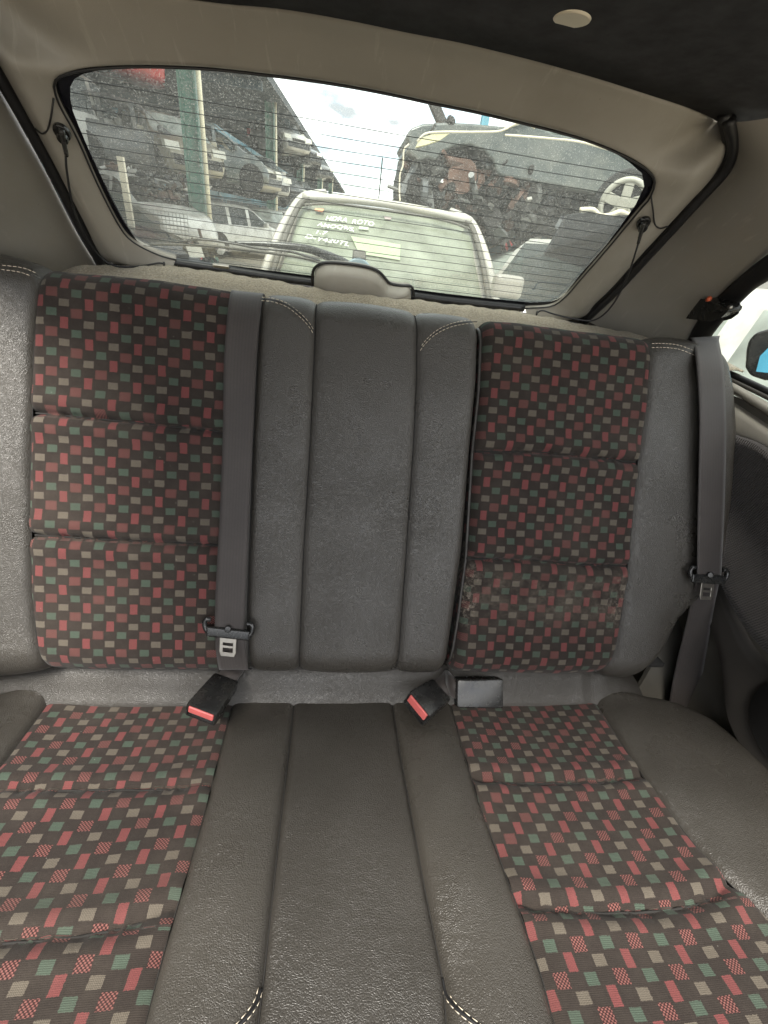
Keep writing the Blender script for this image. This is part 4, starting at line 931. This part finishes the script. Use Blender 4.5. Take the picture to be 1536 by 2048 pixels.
car('grey wreck on the top rack near the fourth column', at(626,362,42,2.1), rad(-140), grey, wheels=False, L=3.2, group=g3)
# rack beams
def beam_thing(name, label, segs, mat, cat='rack', group=None):
    t = thing(name, segs[0][0], label, cat, group)
    for a, b, r in segs:
        d = (V(b)-V(a)); L_ = d.length; d.normalize(); s_ = d.cross(V((0,0,1))); s_ = V((1,0,0)) if s_.length < .1 else s_.normalized(); u_ = s_.cross(d)
        mb = MB(); mb.box((V(a)+V(b))/2, d*L_/2, s_*r, u_*r); mb.make('beam', mat, t)
    return t
segs = []
for z in (.18, 1.98):
    segs += [(yd(-4.9, 12.5 if z < 1 else 19, z), yd(-4.9, 70, z), .07), (yd(-8.3, 12, z), yd(-8.3, 70, z), .09)]
    for dd in range(19, 60, 6): segs.append((yd(-8.4, dd, z), yd(-4.8, dd, z), .06))
for dd in (17, 24, 34, 46, 58): segs += [(yd(-8.3, dd, G0), yd(-8.3, dd, 2.6), .09)]
beam_thing('storage_rack', 'long blue steel rack carrying two levels of scrap cars under the canopy', segs, M['blue'])
# engine clutter beneath the wrecks
def clutter(label, c, size, n, seed, mats, cat='scrap heap'):
    t = thing('scrap_heap', c - V((0,0,size[2])), label, cat); rn = random.Random(seed)
    mbs = [MB() for _ in mats]
    for i in range(n):
        p = c + XD*rn.uniform(-1,1)*size[0] + YD*rn.uniform(-1,1)*size[1] + V((0,0,rn.uniform(-1,1)*size[2]))
        a = V((rn.gauss(0,1), rn.gauss(0,1), rn.gauss(0,1))).normalized(); b = a.cross(V((rn.gauss(0,1), rn.gauss(0,1), 1))).normalized(); c_ = a.cross(b); mb = mbs[rn.randrange(len(mats))]; q = rn.random()
        if q < .45: mb.cyl(p, p+a*rn.uniform(.05,.4), rn.uniform(.010,.045), 8)
        elif q < .6: mb.cyl(p, p+a*.06, rn.uniform(.08,.16), 14)
        else: mb.box(p, a*rn.uniform(.03,.16), b*rn.uniform(.015,.08), c_*rn.uniform(.006,.045))
    for mb, m_ in zip(mbs, mats):
        if mb.v: mb.make('scrap_parts', m_, t)['kind'] = 'stuff'
    return t
SM = [M['dark'], M['rust'], simple('oily metal', (.10,.10,.095), .5, .4), silver, black]
clutter('tangle of engines and pipes under the silver van wreck', yd(-5.9, 13.4, .05), (1.9, 1.2, .30), 420, 3, SM)
clutter('heap of bumpers and seats on the ground below the dark wrecks left of the column', yd(-4.9, 12.2, -1.1), (1.5, .9, .40), 340, 5, SM+[M['dark'], M['dark'], grey, redc])
# wire cage
mb = MB()
for i in range(27): mb.cyl(yd(-4.25+.0, 10.6, 0)+XD*(-.9+i*.07)+V((0,0,-.3)), yd(-4.25, 10.6, 0)+XD*(-.9+i*.07)+V((0,0,-1.35)), .006, 4)
for i in range(16): mb.cyl(yd(-5.15, 10.6, -.3-i*.07), yd(-3.33, 10.6, -.3-i*.07), .006, 4)
cg = mb.make('wire_cage', simple('cage wire', (.35,.35,.33), .5, .5)); tag(cg, 'grey wire mesh cage panel left of the nearest green column', 'wire cage')
mb = MB(); mb.box(at(249,365,8.6,-.15)+V((0,0,-.1)), XD*.045, YD*.03, (0,0,.62)); tag(mb.make('white_post', M['creamknob']), 'upright white post above the stripped white body', 'post')

# silver van right behind our car ------------------------------------------
vd = 2.9
vloc = yp(768, 420, 4.15); HV = 1.70; Lv = 4.2; ty = (.60-.5)*Lv
vpaint = paint('van paint', (.42,.40,.36), .3, (.50,.46,.38))
hv = math.pi + rad(-3)
van = car('silver van parked close behind and facing us, white handwriting on its windscreen', V((0,0,0)), hv, vpaint, L=Lv, Wd=1.80, prof=MPV, glass='screen', name='parked_van', cat='van')
top_world = yp(776, 424, 4.15)
off = Matrix.Rotation(hv, 3, 'Z') @ V((0, ty, 1.63))
van.location = V((top_world.x-off.x, top_world.y-off.y, top_world.z-off.z))
VM = Matrix.Translation(van.location) @ Matrix.Rotation(hv, 4, 'Z')
def vadd(nm, v, f, mat, smooth=False):
    inv = VM.inverted(); me = bpy.data.meshes.new(nm); me.from_pydata([tuple(inv @ V(a)) for a in v], [], f); me.update(); me.materials.append(mat)
    for p in me.polygons: p.use_smooth = smooth
    o = bpy.data.objects.new(nm, me); COL.objects.link(o); o.parent = van; return o
wA = VM @ V((0, (.60-.5)*Lv, 1.645)); wB = VM @ V((0, (.78-.5)*Lv, 1.035)); wX = (VM.to_3x3() @ V((1,0,0))).normalized()
wN = (wB-wA).cross(wX).normalized(); wN = -wN if wN.dot(CAM-wA) < 0 else wN
def wsn(x, y, off=.012): return un(x, y, wA+wN*off, wN)
for sgn in (-1, 1):
    pts = []
    for s_, h_, w_ in ((.613,1.62,.60),(.62,1.60,.655),(.66,1.455,.715),(.72,1.25,.765),(.78,1.05,.80),(.80,1.0,.81)):
        pts.append(VM @ V((sgn*w_, (s_-.5)*Lv+.012, h_+.012)))
    v, f = tube_vf(cat_rom(pts, 24), .021, 6); vadd('pillar_gasket', v, f, M['quarter_lite'], True)
    pts = [VM @ V((sgn*w_, (s_-.5)*Lv-.01, h_)) for s_, h_, w_ in ((.575,1.69,.50),(.59,1.665,.60),(.605,1.62,.68),(.66,1.435,.775),(.72,1.235,.83),(.78,1.03,.865),(.82,.96,.87))]
    v, f = tube_vf(cat_rom(pts, 24), .034, 10); vadd('roof_pillar', v, f, vpaint, True)
pts = [VM @ V((x_, (.617-.5)*Lv+.02, 1.590+.045*(1-(x_/.66)**4))) for x_ in [-.66+.12*i for i in range(12)]]
v, f = tube_vf(cat_rom(pts, 24), .010, 6); vadd('top_gasket', v, f, M['quarter_lite'], True)
pts = [VM @ V((x_, (.600-.5)*Lv, 1.645+.035*(1-(x_/.66)**2))) for x_ in [-.66+.12*i for i in range(12)]]
v, f = tube_vf(cat_rom(pts, 24), .028, 10); vadd('roof_edge', v, f, vpaint, True)
mq = yp(1014, 573, 3.05); mb = MB(); mb.box(mq, XD*.095, YD*.05, (0,0,.065)); o = vadd('wing_mirror', mb.v, mb.f, vpaint); o.modifiers.new('b', 'BEVEL').width = .03; o.modifiers['b'].segments = 4
# wipers, sticker, papers, light panel behind glass
v, f = tube_vf([wsn(800,580,.02), wsn(850,585,.03), wsn(905,592,.03), wsn(960,603,.02)], .008, 6); vadd('wiper', v, f, M['quarter_lite'], True)
v, f = tube_vf([wsn(560,500,.02), wsn(620,512,.03), wsn(700,528,.03)], .008, 6); vadd('wiper', v, f, M['quarter_lite'], True)
def flat(nm, px, mat, off=.011):
    P_ = [wsn(x, y, off) for x, y in px]; return vadd(nm, P_+[p-wN*.002 for p in P_], [tuple(range(len(P_)))] + [(i, (i+1)%len(P_), len(P_)+(i+1)%len(P_), len(P_)+i) for i in range(len(P_))], mat)
flat('sticker', [(631,416),(648,418),(645,424),(629,421)], simple('orange sticker', (.70,.32,.18), .6))
flat('mirror_mount', [(768,432),(783,434),(782,439),(770,438)], simple('pink grey mount', (.33,.27,.26), .6))
flat('paper_sheet', [(702,472),(801,489),(800,520),(718,507)], simple('pale green paper', (.34,.40,.26), .8), .010)
flat('paper_sheet', [(718,451),(737,453),(737,460),(717,458)], simple('light green slip', (.38,.43,.33), .8), .010)
def text3(s, x0, y0, x1, y1, h, mat, off=.016):
    cu_ = bpy.data.curves.new('t', 'FONT'); cu_.body = s; cu_.size = 1; cu_.offset = .004; cu_.shear = .25; cu_.extrude = .01
    to = bpy.data.objects.new('t', cu_); COL.objects.link(to); bpy.context.view_layer.update()
    me = bpy.data.meshes.new_from_object(to); w_ = max(v_.co.x for v_ in me.vertices)
    A_, B_ = wsn(x0, y0, off), wsn(x1, y1, off); ex = (B_-A_)/w_; up = wN.cross(ex).normalized(); up = -up if up.z < 0 else up
    rr_ = random.Random(len(s)*7); hh = h
    vs_ = [A_ + ex*v_.co.x + up*(v_.co.y*hh + .004*math.sin(v_.co.x*2.1+len(s))) + wN*v_.co.z*.1 for v_ in me.vertices]
    fs_ = [tuple(p.vertices) for p in me.polygons]; bpy.data.objects.remove(to)
    return vadd('handwriting', vs_, fs_, mat)
wt = simple('white chalk paint', (.72,.72,.66), .8)
text3('HDRA  ROTO', 650, 439, 748, 452, .062, wt); text3('AMOQ9/S,', 634, 452, 708, 462, .054, wt); text3('1.7', 628, 466, 656, 469, .046, wt); text3('D-Y420TL', 608, 476, 698, 492, .058, wt)
# mirror glass facing us is the back of the door mirror; roof aerial
mb = MB(); q = VM @ V((0.02, -.6, 1.70)); a0 = yp(757, 402, 6.3); mb.cyl(a0, a0+V((0,0,.40)), .008, 6); o = vadd('roof_aerial', mb.v, mb.f, M['rubber'])

# right hand side stack ------------------------------------------------------
gR = 'scrap cars stacked on the right'
clutter('oily engine parts and red scraps under the big dark wreck', yp(1110,425,6.1)+V((0,0,-.10)), (1.7, .5, .20), 460, 11, SM+[M['dark'], M['dark'], grey])
wk = thing('scrap_car', yp(1010,400,5.6), 'big dark wreck lying high on the right stack, its yellowish headlamp at the left end', 'car', gR)
def slab(nm, px, dep, th, mat, bev=.03, par=None, sk=0.):
    A_ = [yp(x, y, dep) for x, y in px]; n_ = len(A_); B_ = [p+YD*th+V((0,0,sk)) for p in A_]
    mb = MB(); mb.add(A_+B_, [tuple(range(n_)), tuple(range(2*n_-1, n_-1, -1))]+[(i_, n_+i_, n_+(i_+1)%n_, (i_+1)%n_) for i_ in range(n_)]); return mb.make(nm, mat, par, bevel=bev, seg=3)
slab('body_side', [(812,300),(819,286),(811,272),(822,256),(846,247),(900,244),(950,247),(1012,253),(1040,247),(1075,252),(1110,268),(1300,296),(1400,310),(1400,420),(1290,404),(1180,384),(1080,366),(1002,352),(993,345),(986,322),(968,302),(940,291),(908,293),(884,306),(872,322),(856,316),(838,322)], 5.55, 1.3, paint('slate paint', (.060,.072,.070), .38, (.17,.17,.15)), .025, wk)
slab('glasshouse', [(1012,253),(1050,236),(1090,222),(1300,232),(1400,250),(1400,310),(1300,296),(1110,268)], 5.68, 1.0, M['carglass_pale'], .01, wk)
tube('door_frame', [yp(x, y, 5.53) for x, y in ((1008,256),(1040,245),(1075,228),(1120,215))], .014, M['creamknob'], wk, 8, 30)
slab('underside', [(812,296),(806,330),(800,352),(799,390),(815,410),(860,420),(960,432),(1100,452),(1260,468),(1400,480),(1400,400),(1200,380),(1080,362),(1000,348),(940,330),(870,318)], 5.85, 1.1, simple('oily underside', (.045,.055,.055), .7, var=.5, vs=14), .03, wk)
slab('sky_block_plate', [(830,320),(850,300),(1000,270),(1400,300),(1400,480),(1100,455),(850,412)], 7.0, .05, M['dark'], .01, wk)  # added dark plate behind the wreck, blocks sky showing through
mb = MB(); q_ = yp(925,352,5.6); mb.cyl(q_, q_+YD*.1, .15, 24); mb.make('brake_drum', M['rust'], wk)
clutter('tangle of hoses and brackets hanging in the wheel bay of the big dark wreck', yp(945,368,5.75), (.68, .10, .20), 260, 23, SM[:1]+SM[2:3]+SM[:2]+[grey])
car('grey wreck lying on top of the big dark one, cut by the trim edge', at(1330,240,7.9,1.35), rad(80), grey, wheels=False, L=3.9, group=gR, glass='carglass_pale')
car('dark blue car seen side on between the silver van and the raised bonnet', at(1110,490,5.5,G0+.03), rad(97), paint('navy paint', (.03,.045,.06), .3, (.08,.08,.08)), L=4.1, group=None, name='parked_car', glass='carglass_pale', zs=.98)
car('white car in the right corner with its black bonnet standing open', at(1190,560,4.3,G0+.12), rad(150), white, L=3.9, name='parked_car')
car('red wreck squeezed under the big dark one', at(975,455,8.6,-.55), rad(85), redc, wheels=False, L=2.7, group=gR, glassset=(), zs=.62, lights=False)
# open bonnet: a thick dark sheet
P_ = [yp(x, y, d_) for x, y, d_ in ((1098,470,4.6),(1130,432,4.3),(1150,430,4.3),(1280,470,3.5),(1290,520,3.4),(1250,585,3.4),(1200,560,3.6),(1160,548,3.9),(1058,566,4.3))]
P2 = [yp(x, y, 4.2-(x-1060)*.003) for x, y in ((1052,562),(1096,500),(1136,430),(1180,424),(1225,432),(1262,430),(1275,445),(1215,600),(1180,556),(1120,548))]
cP = sum(P2, V((0,0,0)))/len(P2); n_ = len(P2)
mk_ = [p for p in P2] + [p+YD*.05 for p in P2]; o = mk('open_bonnet', mk_, [tuple(range(n_)), tuple(range(2*n_-1, n_-1, -1))]+[(i, n_+i, n_+(i+1)%n_, (i+1)%n_) for i in range(n_)], simple('matt black bonnet', (.035,.037,.042), .6, var=.3), None, smooth=False)
tag(o, 'raised matt black bonnet standing up at the right of the rear window', 'bonnet')
o = slab('leaning_board', [(1052,484),(1098,478),(1094,500),(1062,550),(1040,556)], 4.9, .03, silver, .004); tag(o, 'white panel leaning between the silver van and the raised bonnet', 'panel')
# trim on bonnet: pale scalloped edge
tp = [yp(x, y, 3.95) for x, y in ((1160,420),(1185,420),(1200,432),(1222,430),(1240,424),(1262,432),(1278,428))]
o = tube('pale_seal_strip', tp, .02, M['creamknob'], None, 6, 40); tag(o, 'pale scalloped strip along the top of the raised bonnet', 'trim strip')
# alloy wheel
wc = yp(1246, 410, 4.0); M['wheelpaint'] = simple('dull wheel paint', (.34,.33,.28), .45)
t = thing('spare_alloy_wheel', wc-V((0,0,.22)), 'cream five spoke alloy wheel standing above the raised bonnet', 'wheel')
ax = (CAM-wc).normalized(); e1 = ax.cross(V((0,0,1))).normalized(); e2 = e1.cross(ax)
rr = .155
tube('rim', [wc+(e1*math.cos(a)+e2*math.sin(a))*rr for a in [i*math.pi/24 for i in range(49)]], .022, M['wheelpaint'], t, 8)
for i in range(5):
    a = i*2*math.pi/5+.3; d = e1*math.cos(a)+e2*math.sin(a); s_ = d.cross(ax); mb = MB(); mb.box(wc+d*.08, d*.075, s_*.034, ax*.012); mb.make('spoke', M['wheelpaint'], t, bevel=.004)
mb = MB(); mb.cyl(wc-ax*.02, wc+ax*.03, .045, 20); mb.make('hub', M['wheelpaint'], t, smooth=True, bevel=.004)
mb = MB(); mb.cyl(wc-ax*.16, wc-ax*.02, .225, 32); mb.make('tyre', M['tyre'], t, smooth=True, bevel=.02)
# posts and other rack parts on the right
def post(label, x, y0, y1, dep, w, mat, lean=0):
    a, b = yp(x, y1, dep), yp(x+lean, y0, dep); mb = MB(); d = b-a; mb.box((a+b)/2, d/2, XD*w, YD*w); return tag(mb.make('rack_post', mat, None, bevel=.004), label, 'rack post', 'blue rack posts on the right')
lb = simple('light blue paint', (.13,.34,.44), .5, var=.2, vs=6)
post('light blue post at the top right, in front of the grey wreck', 966, 215, 262, 5.6, .035, lb, 8)
post('blue post left of the red wreck', 934, 398, 445, 6.6, .045, lb)
post('short slanted light blue bracket above the red wreck', 970, 388, 408, 6.0, .035, lb, 8)
post('thick blue post behind the raised black bonnet', 1106, 425, 485, 6.6, .07, lb, 2)
post('dark strut leaning against the sky on top of the right stack', 884, 195, 246, 7.5, .07, M['quarter'], -22)
t = beam_thing('storage_rack', 'blue rack beam under the big dark wreck on the right', [(yp(800,436,6.6), yp(1300,500,6.6), .05), (yp(930,455,7.4), yp(1300,510,7.4), .04)], M['blue'])
clutter('heap of dark engines beneath the rack beside the raised bonnet', yp(1020,460,7.4)+V((0,0,-.1)), (1.7, .5, .32), 380, 17, SM[:1]+SM[2:3]+SM[:1]+[grey, M['blue']])
hb = yp(1010,448,5.9); mb = MB(); mb.cyl(hb, hb-YD*.08, .075, 20); mb.cyl(hb-YD*.08, hb-YD*.15, .035, 16); tag(mb.make('brake_disc', M['rust'], None, smooth=False), 'rusty round brake disc right of the red wreck', 'brake disc')
hl = [yp(x, y, 5.0) for x, y in ((832,294),(840,277),(865,268),(900,266),(880,280),(850,290))]; n_ = len(hl)
o = mk('loose_headlamp', hl+[p+YD*.1 for p in hl], [tuple(range(n_))]+[(i, n_+i, n_+(i+1)%n_, (i+1)%n_) for i in range(n_)], simple('yellowed lens', (.62,.58,.36), .25), None, smooth=False); tag(o, 'yellowed headlamp lens at the left end of the big dark wreck', 'headlamp')
o = tube('pale_trim_strip', [yp(x, y, 5.0) for x, y in ((834,283),(850,268),(880,264),(950,264),(1000,262),(1030,248),(1050,246),(1070,256))], .009, M['creamknob'], None, 6, 60); tag(o, 'pale trim strip curving over the front of the big dark wreck', 'trim strip')
o = tube('pale_trim_strip', [yp(x, y, 5.0) for x, y in ((1010,270),(1040,272),(1100,277),(1160,284),(1225,301))], .009, M['creamknob'], None, 6, 60); tag(o, 'straight pale sill strip along the big dark wreck', 'trim strip')
o = tube('hanging_cable', [yp(x, y, 5.2) for x, y in ((818,288),(808,300),(806,330),(800,350),(799,385),(800,402))], .008, M['creamknob'], None, 6, 60); tag(o, 'pale cable hanging down the left end of the right stack', 'cable')

# outside the right side window ----------------------------------------------
D2 = ray(1510, 700); D2 = D2.normalized()
def sp(x, y, d_): r = ray(x, y); return CAM + r*(d_/r.dot(D2))
sc = car('white car standing right outside the side window', V((2.65, 1.05, GZ)), rad(196), white, L=4.0, name='parked_car', glass='carglass_pale', prof=HATCH)
mir = thing('door_mirror', sp(1500,740,1.25), 'loose black mirror with blue tinted glass outside the side window', 'mirror')
q = [sp(x, y, 1.30) for x, y in ((1492,700),(1497,680),(1512,664),(1545,655),(1600,660),(1600,760),(1530,762),(1500,752),(1490,735))]; n_ = len(q)
q2 = [p + D2*.10 + (sum(q, V((0,0,0)))/n_-p)*.25 for p in q]
mb = MB(); mb.add(q+q2, [tuple(range(n_)), tuple(range(2*n_-1, n_-1, -1))]+[(i, n_+i, n_+(i+1)%n_, (i+1)%n_) for i in range(n_)]); mb.make('mirror_housing', M['plastic'], mir, bevel=.012, seg=4)
q = [sp(x, y, 1.285) for x, y in ((1512,743),(1520,712),(1538,694),(1592,690),(1592,752))]; mk('mirror_glass', q, [tuple(range(5))], simple('blue mirror glass', (.10,.42,.62), .12, .2), mir, smooth=False, solid=.004)
wl = mk('white_wall', [V((6.5,-6,GZ)), V((6.5,12,GZ)), V((6.5,12,3.2)), V((6.5,-6,3.2))], [(0,1,2,3)], simple('whitewashed wall', (.60,.60,.57), .9, var=.06, vs=1), None, smooth=False, solid=.2)
tag(wl, 'pale plain wall seen through the right side window', 'wall')
for o in list(bpy.data.objects): clean(o)
